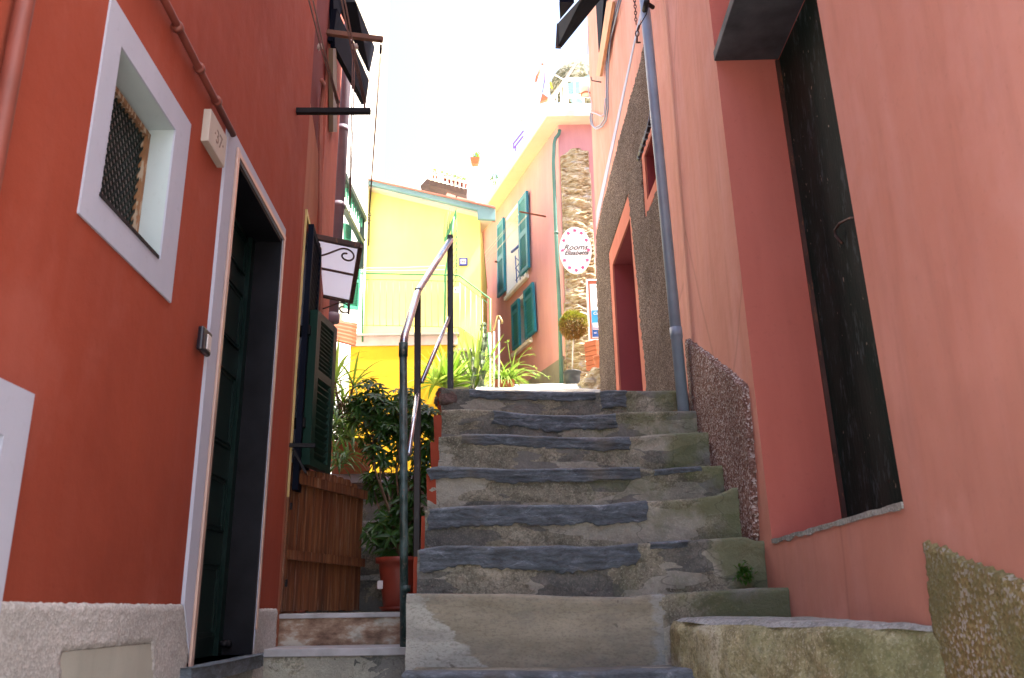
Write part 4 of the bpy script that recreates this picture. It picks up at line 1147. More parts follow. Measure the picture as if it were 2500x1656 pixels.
mb = MB(); mb.tube([R2.h(1468, 201, 0.0), R2.h(1445, 197, 0.10), R2.h(1443, 189, 0.10)], 0.007, 8); mb.build('hook', M['ironbrown'], hk2, smooth=True)
ch = empty('rusty_chain', hy(1555, 60, 5.1)); tag(ch, 'rusty chain and clip hanging beside the top of the grey drainpipe', 'chain')
def chain(mb, pts, L=0.035, r=0.0035):
    pts = [Vector(p) for p in pts]; i = 0
    for a, b in zip(pts, pts[1:]):
        n = max(1, int((b - a).length / (L * 0.75)))
        for k in range(n):
            c = a.lerp(b, (k + 0.5) / n); d = (b - a).normalized(); s = Vector((1, 0, 0)) if i % 2 else Vector((0.3, 1, 0)); s = (s - d * s.dot(d)).normalized(); i += 1
            mb.tube([c + d * (L / 2) * cos(t) + s * (L / 4) * sin(t) for t in [2 * pi * q / 8 for q in range(9)]], r, 5, caps=False)
mb = MB(); chain(mb, [hy(1548, -10, 5.1), hy(1551, 20, 5.1), hy(1553, 60, 5.1)]); chain(mb, [hy(1562, 62, 5.1), hy(1556, 75, 5.1), hy(1555, 105, 5.1), hy(1562, 103, 5.15)], 0.05, 0.005)
mb.build('links', M['ironbrown'], ch, smooth=True)

# ------------------------------------------------------------------ mossy bench block
bk = empty('mossy_block', (0.95, 3.0, 1.0)); tag(bk, 'mossy concrete ledge block beside the lowest step on the right', 'ledge')
zt1 = 1.54
prof2 = [(0.625, 3.66), (0.620, 3.44), (0.64, 3.36), (0.80, 2.95), (0.96, 2.58), (1.05, 2.40), (1.12, 2.28), (1.18, 2.20)]
dense = []
for (a, b), (c, d) in zip(prof2, prof2[1:]):
    k = max(2, int(sqrt((a - c) ** 2 + (b - d) ** 2) / 0.02))
    dense += [(a + (c - a) * q / k, b + (d - b) * q / k) for q in range(k)]
mb = MB(); vs = []; fs = []; R_ = 40; nd = len(dense)
def topz(x, y): return 1.543 + 0.02 * min(1, max(0, (y - 2.4) / 1.2)) * 0.5 + 0.008 * fbm(Vector((x * 5, y * 5, 4)), 4)
rows = []
for q in range(R_ + 1):
    for (x, y) in dense:
        zt = topz(x, y) - 0.012
        z = zt - (zt - 0.9) * q / R_
        f = fbm(Vector((x * 6, y * 6, z * 6)), 5) * 0.022
        rr = 0.02 * (1 - min(1, q / 1.5)) 
        vs.append(Vector((x + 0.02 * 0 - f + rr, y - f * 0.6 + rr * 0.3, z)))
for q in range(R_):
    for j in range(nd - 1): fs.append((q * nd + j, q * nd + j + 1, (q + 1) * nd + j + 1, (q + 1) * nd + j))
mb.add(vs, fs, 0)
# top
vs = []; fs = []; K = 22
for (x, y) in dense:
    for k in range(K + 1):
        t = k / K; yy = y + (3.72 - y) * t * 0.25; xx = (x + 0.018) + (1.32 - x) * t
        vs.append(Vector((xx, yy, topz(xx, yy) + (-0.014 if k == 0 else 0.0))))
for j in range(nd - 1):
    for k in range(K): fs.append((j * (K + 1) + k, j * (K + 1) + k + 1, (j + 1) * (K + 1) + k + 1, (j + 1) * (K + 1) + k))
mb.add(vs, fs, 1)
mb.build('concrete', [M['block'], M['blocktop']], bk, smooth=True)

# ------------------------------------------------------------------ yellow house
yh = empty('yellow_house', (-2.0, 12.0, 2.6))
tag(yh, 'pale yellow house with a green balcony and blue-grey eave across the end of the alley', 'house')
def at12(u, v, y=12.0): return hy(u, v, y)
YX = hy(1173, 700, 12.0).x
roof = [at12(790, 418), at12(1172, 516)]
mb = MB()
zl_ = roof[0].z + (roof[0].x + 5.5) * 0.30; 
f = [Vector((-5.5, 12, 5.15)), Vector((YX, 12, 5.15)), Vector((YX, 12, roof[1].z)), Vector((roof[0].x, 12, roof[0].z)), Vector((-5.5, 12, zl_))]
mb.prism(f, (0, 3.2, 0)); mb.build('wall', M['yellow'], yh)
OX = hy(1092, 845, 11.0).x
mb = MB(); mb.box(-5.5, OX, 11.012, 15.2, 1.5, hy(1000, 843, 11.0).z - 0.002); mb.build('lower_wall', M['yellow_shade'], yh)
mb = MB(); mb.box(OX + 0.003, YX, 12.001, 15.2, 1.5, 5.147); mb.build('back_wall', M['yellow'], yh)
mb = MB()
YE = 11.80
A = [hy(790, 413, YE), hy(1209.6, 507, YE), hy(1209.6, 537, YE), hy(1166, 534, YE), hy(1165.6, 513, YE), hy(790, 424, YE)]
mb.prism(A, (0, 0.06, 0)); mb.build('fascia', M['eaveblue'], yh)
mb = MB()
B = [hy(790, 423, YE + 0.03), hy(1165.6, 513, YE + 0.03), hy(1165.6, 519, YE + 0.03), hy(790, 429, YE + 0.03)]
mb.prism([b + Vector((0, 0.04, 0)) for b in B], (0, 0.5, 0))
c = [hy(1167, 534, YE + 0.07), hy(1208.5, 537, YE + 0.07)]
c3_ = hit(1169, 569, (0, 0, c[0].z), Vector((0, 0, 1)))
c3_ = Vector((YX, c3_.y, c[0].z))
mb.prism([Vector((YX, c[0].y, c[0].z)), Vector((c[1].x, c[1].y, c[0].z)), c3_], (0, 0, 0.16))
mb.build('soffit', M['cream'], yh)
mb = MB()
p = [hy(790, 411, YE - 0.03), hy(1209.6, 505, YE - 0.03), hy(1209.6, 508, YE - 0.03), hy(790, 414, YE - 0.03)]
pz = [hy(790, 411, YE - 0.03), hy(1172, 496, YE - 0.03), hy(1172, 499, YE - 0.03), hy(790, 414, YE - 0.03)]
mb.prism(pz, (0, 3.6, 0)); mb.prism([hy(1172, 496, YE - 0.03), hy(1209.6, 505, YE - 0.03), hy(1209.6, 508, YE - 0.03), hy(1172, 499, YE - 0.03)], (0, 0.12, 0)); rfm = mb.build('roof', M['roofred'], yh)
mb = MB()
for (u0, v0, u1, v1, h) in ((1088, 471, 1112, 478, 7), (1113, 480, 1160, 491, 7), (1161, 493, 1206, 503, 5)):
    P = [hy(u0, v0 + h, YE), hy(u1, v1 + h, YE), hy(u1, v1, YE + 0.02), hy(u0 + 4, v0, YE + 0.02)]
    mb.prism(P, (0, 0.5, 0))
mb.build('roof_tiles', M['roofred'], rfm)
# balcony
YB = 11.0
bal = MB()
s0, s1 = hy(830, 812, YB), hy(1117, 818, YB)
zt = (s0.z + s1.z) / 2
def xz(u, v, y=YB):
    p = hy(u, v, y); return p.x, p.z
bal.box(s0.x, s1.x, YB, 12.0, hy(1000, 843, YB).z, zt - 0.03); slabm = bal.build('balcony', M['pinkstrip'], yh)
mb = MB(); mb.box(s0.x - 0.02, s1.x + 0.02, YB - 0.03, 12.0, zt - 0.028, zt); mb.build('slab_edge', M['tile'], slabm)
def rail(mb, uv, y, r): mb.tube([hy(u, v, y) for u, v in uv], r, 8)
mb = MB(); rail(mb, [(872, 667), (1000, 670), (1109, 672), (1122, 674), (1195, 729)], YB, 0.012); mb.build('top_rail', M['railgreen'], slabm)
mb = MB(); rail(mb, [(880, 682), (1000, 684), (1107, 687), (1122, 687), (1191, 740)], YB, 0.006); rail(mb, [(880, 794), (1000, 796), (1107, 799), (1123, 799), (1195, 850)], YB, 0.006); mb.build('lower_rail', M['railgreen'], slabm)
src_b = None
for k in range(15):
    u = 897 + 15.6 * k
    if u > 1108: break
    mb = MB()
    t = hy(u, 684, YB); b = hy(u - 1, 797, YB)
    if src_b is None:
        mb.tube([t, t.lerp(b, 0.35), t.lerp(b, 0.6) + Vector((0, -0.02, 0)), t.lerp(b, 0.85) + Vector((0, -0.035, 0)), b], 0.0045, 6)
        src_b = mb.build('baluster', M['railgreen'], slabm, smooth=True); b0_ = t
    else:
        c = src_b.copy(); COL.objects.link(c); c.parent = slabm; c.location = Vector(src_b.location) + Vector((t.x - b0_.x, 0, t.z - b0_.z))
for (u, v0, v1) in ((1123, 688, 801), (1136, 698, 812), (1149, 708, 820), (1163, 719, 830), (1178, 730, 842)):
    mb = MB(); mb.tube([hy(u, v0, YB), hy(u, (v0 + v1) / 2, YB), hy(u - 1, v1, YB)], 0.0045, 6); mb.build('stair_baluster', M['palebar'], slabm, smooth=True)
for (u, v0, v1) in ((885, 655, 835), (1197, 729, 905), (1192, 812, 905), (1205, 808, 905)):
    mb = MB(); mb.tube([hy(u, v0, YB), hy(u, v1, YB)], 0.012, 8); mb.build('post', M['railgreen'], slabm, smooth=True)
# stair flank right of the balcony
mb = MB()
P = [hy(u, v, 11.06) for u, v in ((1118, 800), (1125, 801), (1172, 838), (1200, 860), (1200, 960), (1150, 960), (1150, 858), (1092, 858), (1112, 846), (1117, 830))]
mb.prism(P, (0, 0.9, 0)); mb.build('stair_flank', M['yellow'], yh)
mb = MB()
P = [hy(u, v, 11.03) for u, v in ((1109, 850), (1150, 850), (1150, 856), (1109, 856))]
mb.prism(P, (0, 0.5, 0))
mb.build('stair_ledge', M['pinkstrip'], yh)
mb = MB()
P = [hy(u, v, 11.07) for u, v in ((1088, 852), (1150, 857), (1150, 960), (1104, 960))]
mb.prism(P, (0, 0.5, 0)); mb.build('stair_underside', M['greyplinth'], yh)
# ornamental iron ears of wheat
tr = empty('iron_trellis', hy(1092, 812, 11.1)); tag(tr, 'green wrought iron trellis with leaf strands rising from the balcony rail', 'trellis')
YT = 11.1
mb = MB(); mb.tube([hy(1085, 815, YT), hy(1087, 670, YT), hy(1102, 580, YT), hy(1108, 530, YT)], 0.016, 8); mb.build('post', M['railgreen'], tr, smooth=True)
mb = MB()
mb.prism([hy(1083, 590, YT), hy(1089, 590, YT), hy(1115, 530, YT), hy(1114, 508, YT)], (0, 0.01, 0))
mb.build('blade', M['railgreen'], tr)
mb = MB()
def strand(pts): mb.tube([hy(u, v, YT + 0.02) for u, v in pts], 0.0042, 5)
strand([(1085, 600), (1083, 560), (1086, 545), (1091, 560), (1088, 590)]); strand([(1086, 585), (1086, 530), (1092, 515), (1095, 530), (1092, 570)])
strand([(1090, 580), (1093, 525), (1098, 508), (1100, 530), (1096, 570)]); strand([(1094, 575), (1100, 525), (1106, 512)])
for k in range(9): 
    v = 545 + k * 15
    strand([(1113, v), (1116.5, v + 12), (1112, v + 26), (1105, v + 38)])
strand([(1114, 510), (1116, 600), (1113, 680)])
mb.build('strands', M['railgreen'], tr, smooth=True)
# number tiles
nt = empty('number_tile', hy(1131, 637, 11.95)); tag(nt, 'blue bordered ceramic house number on the yellow wall', 'sign')
T0, T1 = hy(1121, 648, 11.97), hy(1141, 629, 11.97)
YPL = PL(0, 12.0, 90, 1)
mb = MB(); mb.pbox(YPL, T0.x, T1.x, T0.z, T1.z, 0.0, 0.02); mb.build('tile', M['sign'], nt)
mb = MB(); ring(mb, YPL, rect(T0.x, T1.x, T0.z, T1.z), rect(T0.x + 0.02, T1.x - 0.02, T0.z + 0.022, T1.z - 0.018), 0.0, 0.024); mb.build('border', M['tileblue'], nt)
text_obj('number', '46', YPL, (T0.x + T1.x) / 2, (T0.z + T1.z) / 2, 0.021, 0.07, M['ink'], nt)
n2 = empty('number_plate', hy(1115, 707, 10.95)); tag(n2, 'small white plate reading 81 on the balcony railing', 'sign')
q0, q1 = hy(1108, 714, 10.95), hy(1121, 700, 10.95); YPB = PL(0, 10.97, 90, 1)
mb = MB(); mb.pbox(YPB, q0.x, q1.x, q0.z, q1.z, 0, 0.008); mb.build('plate', M['sign'], n2)
text_obj('number', '81', YPB, (q0.x + q1.x) / 2, (q0.z + q1.z) / 2, 0.009, 0.05, M['ink'], n2)
wl = empty('clotheslines', hy(980, 655, 10.8)); tag(wl, 'pair of thin white clotheslines strung above the green balcony rail', 'clothesline')
mb = MB(); mb.tube([hy(880, 655, 10.8), hy(980, 654, 10.8), hy(1086, 649, 10.8)], 0.005, 5); mb.tube([hy(880, 661, 10.8), hy(980, 661, 10.8), hy(1086, 659, 10.8)], 0.005, 5)
mb.build('lines', M['palebar'], wl)
mb = MB(); mb.tube([hy(893, 600, 10.7), hy(889, 700, 10.7)], 0.012, 8); mb.beam(hy(866, 696, 10.7), hy(892, 698, 10.7), 0.03, 0.04); mb.build('pole', M['palebar'], wl)

# ------------------------------------------------------------------ green shuttered house on the far left
gl = empty('green_shutter_house', (-2.4, 9.0, 2.6)); tag(gl, 'house on the far left with green shutters and a slatted green balcony canopy', 'house')
mb = MB(); mb.box(-5.4, -2.18, 7.1, 11.9, 0.5, 9.2); mb.build('wall', M['white'], gl)
YQ = 9.6
mb = MB()
def bq(pts, y0, y1, w=0.05):
    mb.beam(hy(pts[0][0], pts[0][1], y0), hy(pts[1][0], pts[1][1], y1), w, w)
bq(((838, 430), (889, 536)), 8.2, 9.8, 0.07); bq(((838, 505), (884, 594)), 8.2, 9.8, 0.05)
bq(((885, 534), (882, 655)), 9.8, 9.8, 0.055); bq(((875, 594), (889, 582)), 9.8, 9.8, 0.05)
mb.build('canopy_frame', M['shutgreen'], gl)
for k in range(9):
    t = 0.1 + 0.1 * k
    a = hy(838 + 51 * t, 436 + 100 * t, 8.2 + 1.6 * t); b = hy(838 + 47 * t, 500 + 86 * t, 8.2 + 1.6 * t)
    mb = MB(); mb.beam(a, a.lerp(b, 0.55), 0.03, 0.015); mb.build('slat', M['shutmid'], gl)
q = Quad(hy(838, 590, 9.4), hy(852, 597, 9.6), hy(853, 552, 9.6), hy(838, 545, 9.4)); shutter(q, 0.03, 0.1, ns=7, panels=((0.05, 0.95),)).build('shutter', M['shutmid'], gl)
q = Quad(hy(838, 754, 10.2), hy(872, 758, 10.4), hy(880, 622, 10.4), hy(838, 612, 10.2)); shutter(q, 0.03, 0.12, ns=14).build('shutter', M['shutmid'], gl)
sh = empty('orange_sheet', hy(845, 810, 9.0)); tag(sh, 'orange corrugated sheet below the storm pipe', 'awning')
mb = MB(); P = [hy(806, 778, 8.6), hy(872, 790, 9.2), hy(868, 846, 9.0), hy(806, 830, 8.4)]; 
nS = 20
vs = []; fs = []
for i in range(nS + 1):
    for j in range(5):
        u = j / 4; v = i / nS
        p = P[0] * (1 - u) * (1 - v) + P[1] * u * (1 - v) + P[2] * u * v + P[3] * (1 - u) * v
        vs.append(p + Vector((0, 0.02 * sin(i * 1.9), 0)))
for i in range(nS):
    for j in range(4): fs.append((i * 5 + j, i * 5 + j + 1, (i + 1) * 5 + j + 1, (i + 1) * 5 + j))
mb.add(vs, fs); mb.build('sheet', M['orangesheet'], sh, smooth=True, solid=0.006)

# ------------------------------------------------------------------ tall cream house, white house behind
ch_ = empty('cream_tower_house', (-4, 16, 3)); tag(ch_, 'tall cream house with one shuttered niche rising behind the yellow roof', 'house')
mb = MB(); e = hy(896, 5, 16)
mb.box(-12, e.x, 16, 19, 2, 20); mb.build('wall', M['cream'], ch_)
mb = MB(); a, b = hy(857, 393, 15.95), hy(878, 310, 15.95); mb.box(a.x, b.x, 15.9, 16.0, a.z, b.z); w = mb.build('window', M['white'], ch_)
mb = MB(); mb.box(a.x - 0.03, b.x + 0.03, 15.85, 15.99, a.z - 0.06, a.z); mb.build('sill', M['cream'], w)
wh = empty('white_gabled_house', (0, 20, 3)); tag(wh, 'sunlit white gabled house high behind the yellow roof', 'house')
mb = MB(); P = [hy(u, v, 20) for u, v in ((820, 600), (820, 400), (968, 447), (1048, 368), (1164, 402), (1240, 460), (1240, 600))]
mb.prism(P, (0, 4, 0)); mb.build('wall', M['white'], wh)
mb = MB(); mb.beam(hy(975, 443, 19.93), hy(1048, 366, 19.93), 0.04, 0.05); mb.beam(hy(1048, 366, 19.93), hy(1150, 397, 19.93), 0.04, 0.05); mb.build('roof_edge', M['tile'], wh)
hb = MB(); P = [hy(u, v, 16.5) for u, v in ((1042, 437), (1141, 462), (1138, 477), (1046, 450), (1026, 454))]; hb.prism(P, (0, 1.0, 0)); hbo = hb.build('balcony', M['ironbrown'], wh)
for k in range(9):
    u = 1052 + k * 10; mb = MB(); t = hy(u, 424 + k * 2.6, 16.4); b = hy(u, 440 + k * 2.6, 16.4); mb.tube([t, b], 0.018, 6); mb.build('baluster', M['white'], hbo)
mb = MB(); mb.beam(hy(1048, 423, 16.4), hy(1140, 447, 16.4), 0.04, 0.03); mb.build('handrail', M['white'], hbo)
mb = MB(); a, b = hy(1152, 483, 19.9), hy(1160, 470, 19.9); mb.box(a.x, b.x, 19.88, 20, a.z, b.z); mb.build('doorway', M['ironbrown'], wh)
mb = MB(); a, b = hy(1141, 500, 15.8), hy(1163, 392, 15.8); mb.box(a.x, b.x, 15.8, 16.1, a.z - 1, b.z); 
tag(mb.build('chimney_pillar', M['white']), 'white square pillar behind the red roof tiles', 'pillar')

def leafblade(mb, base, dirv, L, w, droop, n=7, twist=0.0, up=Vector((0, 0, 1))):
    d = Vector(dirv).normalized(); p = Vector(base); vs = []; side = d.cross(up)
    if side.length < 0.05: side = Vector((1, 0, 0))
    side.normalize()
    for k in range(n + 1):
        t = k / n; ww = w * (0.55 + 0.9 * t) if t < 0.35 else w * (1 - ((t - 0.35) / 0.65) ** 1.6) * 0.87
        ww = max(ww, w * 0.04)
        nn = side.cross(d).normalized()
        vs += [p - side * ww / 2 + nn * ww * 0.18, p, p + side * ww / 2 + nn * ww * 0.18]
        d = (d + Vector((0, 0, -droop / n))).normalized(); p = p + d * (L / n)
    fs = []
    for k in range(n):
        fs += [(3 * k, 3 * k + 1, 3 * k + 4, 3 * k + 3), (3 * k + 1, 3 * k + 2, 3 * k + 5, 3 * k + 4)]
    mb.add(vs, fs)
def rosette(mb, c, n, L, w, droop, rnd, spread=(0.3, 1.3)):
    for k in range(n):
        a = 2 * pi * k * 0.381966 + rnd.uniform(-.3, .3); e = rnd.uniform(*spread)
        d = Vector((cos(a) * cos(e), sin(a) * cos(e), sin(e)))
        leafblade(mb, Vector(c) + d * 0.01, d, L * rnd.uniform(0.7, 1.1), w, droop * rnd.uniform(0.6, 1.2))
def potshape(mb, c, r, h, rim=0.03, taper=0.78, n=28):
    mb.lathe(c, [(0.001, 0), (r * taper, 0), (r * (taper + 0.6 * (1 - taper)), h * 0.55), (r * 0.97, h - rim), (r * 1.06, h - rim), (r * 1.08, h), (r * 0.98, h), (r * 0.95, h - rim * 0.9), (0.001, h - rim)], n)
def flowers(name, c, r, cnt, mat, parent, rnd, size=0.03):
    mb = MB()
    for k in range(cnt):
        d = Vector((rnd.gauss(0, 1), rnd.gauss(0, 1), rnd.gauss(0, 1) + 0.4)).normalized() * r * rnd.uniform(0.3, 1)
        p = Vector(c) + d; e = Vector((rnd.uniform(-1, 1), rnd.uniform(-1, 1), rnd.uniform(-.4, 1))).normalized()
        leafblade(mb, p, e, size * 2, size, 0.6, 3)
    return mb.build(name, mat, parent)
rnd = random.Random(5)
# pots on the far white balcony
for k, (u, v) in enumerate(((1062, 432), (1085, 438), (1100, 444), (1112, 449), (1124, 452), (1134, 455))):
    c = hy(u, v + 3, 16.7)
    g = c.copy(); lbl = ('round-leaved plant in a terracotta pot, leftmost on the far white balcony', 'feathery plant in a terracotta pot, second from left on the far white balcony', 'tall leafy plant in a terracotta pot, third from left on the far white balcony', 'yellow-green plant in a terracotta pot, fourth from left on the far white balcony', 'green plant in a terracotta pot, fifth from left on the far white balcony', 'small plant in a terracotta pot, rightmost on the far white balcony')[k]
    o = empty('potted_plant', c); tag(o, lbl, 'plant', 'pots on the far balcony')
    mb = MB(); potshape(mb, c, 0.06, 0.10, 0.02, n=12); mb.build('pot', M['terraplastic'], o, smooth=True)
    flowers('foliage', c + Vector((0, 0, 0.17)), 0.09, 40, M['leafstrap' if k % 2 else 'leafyel'], o, rnd, 0.025)
c = hy(1160, 403, 15.7); o = empty('planter_box', c); tag(o, 'pinkish flower box with green plant on top of the white pillar', 'planter')
mb = MB(); mb.hexa([c + Vector(q) for q in ((-.06, -.06, 0), (.06, -.06, 0), (.06, .06, 0), (-.06, .06, 0), (-.10, -.08, .14), (.10, -.08, .14), (.10, .08, .14), (-.10, .08, .14))]); mb.build('box', M['terracotta'], o)
flowers('foliage', c + Vector((0.03, 0, 0.2)), 0.08, 50, M['leafyel'], o, rnd, 0.03)
c = hy(1176, 460, 17); o = empty('aerial_mast', c); tag(o, 'thin grey aerial mast standing on the far white roofs', 'mast')
mb = MB(); mb.tube([c, hy(1176, 292, 17)], 0.008, 6); mb.build('mast', M['palebar'], o)

# ------------------------------------------------------------------ pink house
ph = empty('pink_house', (1.5, 13, 4.5)); tag(ph, 'tall pink house with teal shutters, white terrace and rubble stone corner', 'house')
jw = PKL.sz(1384, 305)
ztop = hy(1384, 305, 12).z
zr = PKL.sz(1210, 501)
mb = MB()
wins = []
uo = [PKL.sz(u, v) for u, v in ((1238, 533), (1285, 489), (1285, 681), (1240, 713))]
wu = rect(PKL.sz(1285, 600)[0], PKL.sz(1239, 600)[0], (uo[2][1] + uo[3][1]) / 2, (uo[0][1] + uo[1][1]) / 2)
lo_ = [PKL.sz(u, v) for u, v in ((1256, 747), (1294, 715), (1297, 828), (1258, 855))]
wl_ = rect(PKL.sz(1294, 780)[0], PKL.sz(1257, 780)[0], (lo_[2][1] + lo_[3][1]) / 2, (lo_[0][1] + lo_[1][1]) / 2)
wall(mb, PKL, [(0, 3.0), (7.0, 3.0), (7.0, ztop), (0, ztop)], [wu, wl_], T=0.3, depth=[0.22, 0.22])
mb.build('wall', [M['pink'], M['white'], M['white']], ph)
mb = MB()
C0 = PKR.P(0, 0); zs0 = hy(1410, 372, 12).z
e1 = PKL.P(7.0, 0, -0.301)
# front face as a closed block
mb.prism([Vector((0.792, 12.0, 3.0)), Vector((4.5, 12.0, 3.0)), Vector((4.5, 12.0, ztop)), Vector((0.792, 12.0, ztop))], (0, 0.3, 0))
mb.prism([PKL.P(0.32, 3.0, -0.31), Vector((4.5, 12.32, 3.0)), Vector((4.5, 19, 3.0)), PKL.P(7.0, 3.0, -0.31)], (0, 0, ztop - 3.0))
mb.build('front_wall', M['pink'], ph)
# cornice slab
zc1 = hy(1373, 275, 11.7).z
mb = MB()
def slab(off, z0, z1):
    a = PKL.P(-0.0, 0, off) ; 
    cx = PKL.P(0, 0, off); 
    # corner of offset faces
    n1 = PKL.n; 
    d = off / (1 + n1.y * -1 if False else 1)
    k = (off - 0) 
    # intersection of y=12-off with the offset left face
    s = ((12 - off) - (PKL.p + n1 * off).y) / PKL.d.y
    I = PKL.p + n1 * off + PKL.d * s
    return [Vector((I.x, I.y, z0)), Vector((4.6, 12 - off, z0)), Vector((4.6, 19, z0)), PKL.P(7.1, z0, off)]
mb.prism(slab(0.26, ztop, 0), (0, 0, 0.10)); corn = mb.build('cornice', M['cream'], ph)
mb = MB(); mb.prism(slab(0.20, ztop + 0.10, 0), (0, 0, 0.16)); mb.build('parapet', M['white'], ph)
# plinth
mb = MB(); P = [PKL.sz(u, v) for u, v in ((1255, 915), (1364, 880))]
ring(mb, PKL, [(0.06, 3.0), (5, 3.0), (5, P[1][1] + 0.1 - 0.02), (P[1][0], P[1][1]), (0.06, P[1][1])], None, 0, 0.02); mb.build('plinth', M['greyplinth'], ph)
# window trims, shutters
def trim(nm, uvs, hole, o=0.02):
    mb = MB(); ring(mb, PKL, uvs, hole, 0, o); return mb.build(nm, M['white'], ph)
s0, s1, z0, z1 = wu[0][0], wu[1][0], wu[0][1], wu[2][1]
w_u = trim('window', rect(s0 - 0.07, s1 + 0.07, z0 - 0.07, z1 + 0.07), wu)
t0, t1, y0, y1 = wl_[0][0], wl_[1][0], wl_[0][1], wl_[2][1]
w_l = trim('window', rect(t0 - 0.07, t1 + 0.07, y0 - 0.07, y1 + 0.07), wl_)
def psh(uv, parent, off=0.035, **k):
    P = [PKL.h(u, v, off) for u, v in uv]   # bl, br, tr, tl as seen
    zb = (P[0].z + P[1].z) / 2; ztp = (P[2].z + P[3].z) / 2
    P[0].z = P[1].z = zb; P[2].z = P[3].z = ztp
    q = Quad(P[0], P[1], P[2], P[3], 1)
    if q.n.dot(PKL.n) < 0: q.n = -q.n
    shutter(q, 0.045, 0.17, **k).build('shutter', M['shutteal'], parent)
psh(((1219, 724.5), (1236, 713.5), (1233, 534), (1217.8, 549)), w_u, ns=14, panels=((0.05, 0.46), (0.54, 0.93)))
psh(((1273.5, 672), (1295, 657), (1290, 473), (1269, 487)), w_u, ns=14, panels=((0.05, 0.46), (0.54, 0.93)))
psh(((1256, 856), (1273, 843), (1270, 731), (1252.5, 745)), w_l, ns=11, panels=((0.06, 0.74), (0.82, 0.93)))
psh(((1287, 828), (1311, 812), (1305, 695), (1282.5, 707)), w_l, ns=11, panels=((0.06, 0.74), (0.82, 0.93)))
mb = MB(); mb.pbox(PKL, s0 - 0.1, s1 + 0.08, z0 - 0.09, z0 - 0.03, 0.0, 0.06); mb.build('sill', M['white'], w_u)
mb = MB(); mb.pbox(PKL, t0 - 0.1, t1 + 0.08, y0 - 0.09, y0 - 0.03, 0.0, 0.06); mb.build('sill', M['white'], w_l)
mb = MB()
g = [PKL.h(u, v, -0.02) for u, v in ((1249, 616), (1272, 596), (1258, 625), (1262, 690), (1266, 610), (1270, 683), (1262, 617))]
mb.beam(g[0], g[1], 0.035, 0.035); mb.tube([g[2], g[3]], 0.010, 6); mb.tube([g[4], g[5]], 0.010, 6)
for (a, b, c, d) in ((1259, 630, 1268, 640), (1268, 640, 1258, 655), (1258, 655, 1268, 668), (1268, 668, 1259, 685), (1270, 612, 1278, 680)): mb.tube([PKL.h(a, b, -0.02), PKL.h((a + c) / 2 + 2, (b + d) / 2, -0.02), PKL.h(c, d, -0.02)], 0.008, 6)
mb.build('grille', M['bluegrille'], w_u, smooth=True)
mb = MB(); mb.tube([PKL.h(1268, 517, 0.5), PKL.h(1332, 529, 0.02)], 0.014, 8); mb.build('bracket', M['woodbar'], ph); mb = MB(); mb.tube([PKL.h(1208, 639, 0.12), PKL.h(1222, 641, 0.02)], 0.02, 8); mb.build('bracket', M['woodbar'], ph)
mb = MB()
for a, b in (((1265, 523), (1170, 633)), ((1285, 526), (1172, 658)), ((1267, 523), (1176, 636)), ((1287, 527), (1170, 662))): mb.tube([PKL.h(a[0], a[1], 0.4), PKL.h(b[0], b[1], 0.4)], 0.0035, 5)
cl = tag(mb.build('clotheslines', M['palebar']), 'thin pale clotheslines sagging across the pink wall beside the teal shutters', 'clothesline')
# green gutter pipe
mb = MB(); YK = 11.93
mb.tube([hy(1371, 940, YK), hy(1366, 760, YK), hy(1357, 560, YK), hy(1351, 400, YK), hy(1353, 350, YK), hy(1356, 338, YK), hy(1364, 328, YK), hy(1366, 318, YK)], 0.030, 14); gpp = mb.build('gutter_pipe', M['greenpipe'], ph, smooth=True)
mb = MB(); c = hy(1358, 571, YK); mb.tube([c, c + Vector((0, 0, 0.03))], 0.035, 14); mb.build('collar', M['greenpipe'], gpp, smooth=True)
# rubble strip
mb = MB()
PK2 = PL(0, 12.0, 90, 1)
st = [(hy(u, v, 12).x, hy(u, v, 12).z) for u, v in ((1368, 383), (1393, 365), (1437, 371), (1440, 400), (1456, 675), (1475, 690), (1478, 950), (1380, 950), (1377, 671), (1371, 480))]
mb2 = MB()
res = 0.02
a0 = min(p[0] for p in st); a1 = max(p[0] for p in st); q0 = min(p[1] for p in st); q1 = max(p[1] for p in st)
na, nz = int((a1 - a0) / res), int((q1 - q0) / res); ok = {}
for i in range(na):
    for j in range(nz):
        if inpoly((a0 + (i + .5) * res, q0 + (j + .5) * res), st): ok[(i, j)] = 1
vid = {}; vs = []; fs = []
def VV(i, j):
    if (i, j) in vid: return vid[(i, j)]
    a = a0 + i * res; z = q0 + j * res
    full = all((i + di, j + dj) in ok for di in (-1, 0) for dj in (-1, 0))
    cx_ = 1.02 + (z - 7) * 0.02
    ly = noise.noise(Vector((a * 2.5, (z + a * 0.35) * 16, 2))) + 0.7 * noise.noise(Vector((a * 7, (z - a * 0.3) * 34, 7))) + 0.5 * noise.noise(Vector((a * 16, z * 20, 5)))
    o = 0.05 + 0.045 * ly + 0.05 * max(0, 1 - abs(a - cx_) / 0.16) if full else -0.01
    vid[(i, j)] = len(vs); vs.append(PK2.P(a, z, o)); return vid[(i, j)]
for (i, j) in ok: fs.append((VV(i, j), VV(i + 1, j), VV(i + 1, j + 1), VV(i, j + 1)))
mb2.add(vs, fs); mb2.build('rubble_strip', M['rock'], ph)
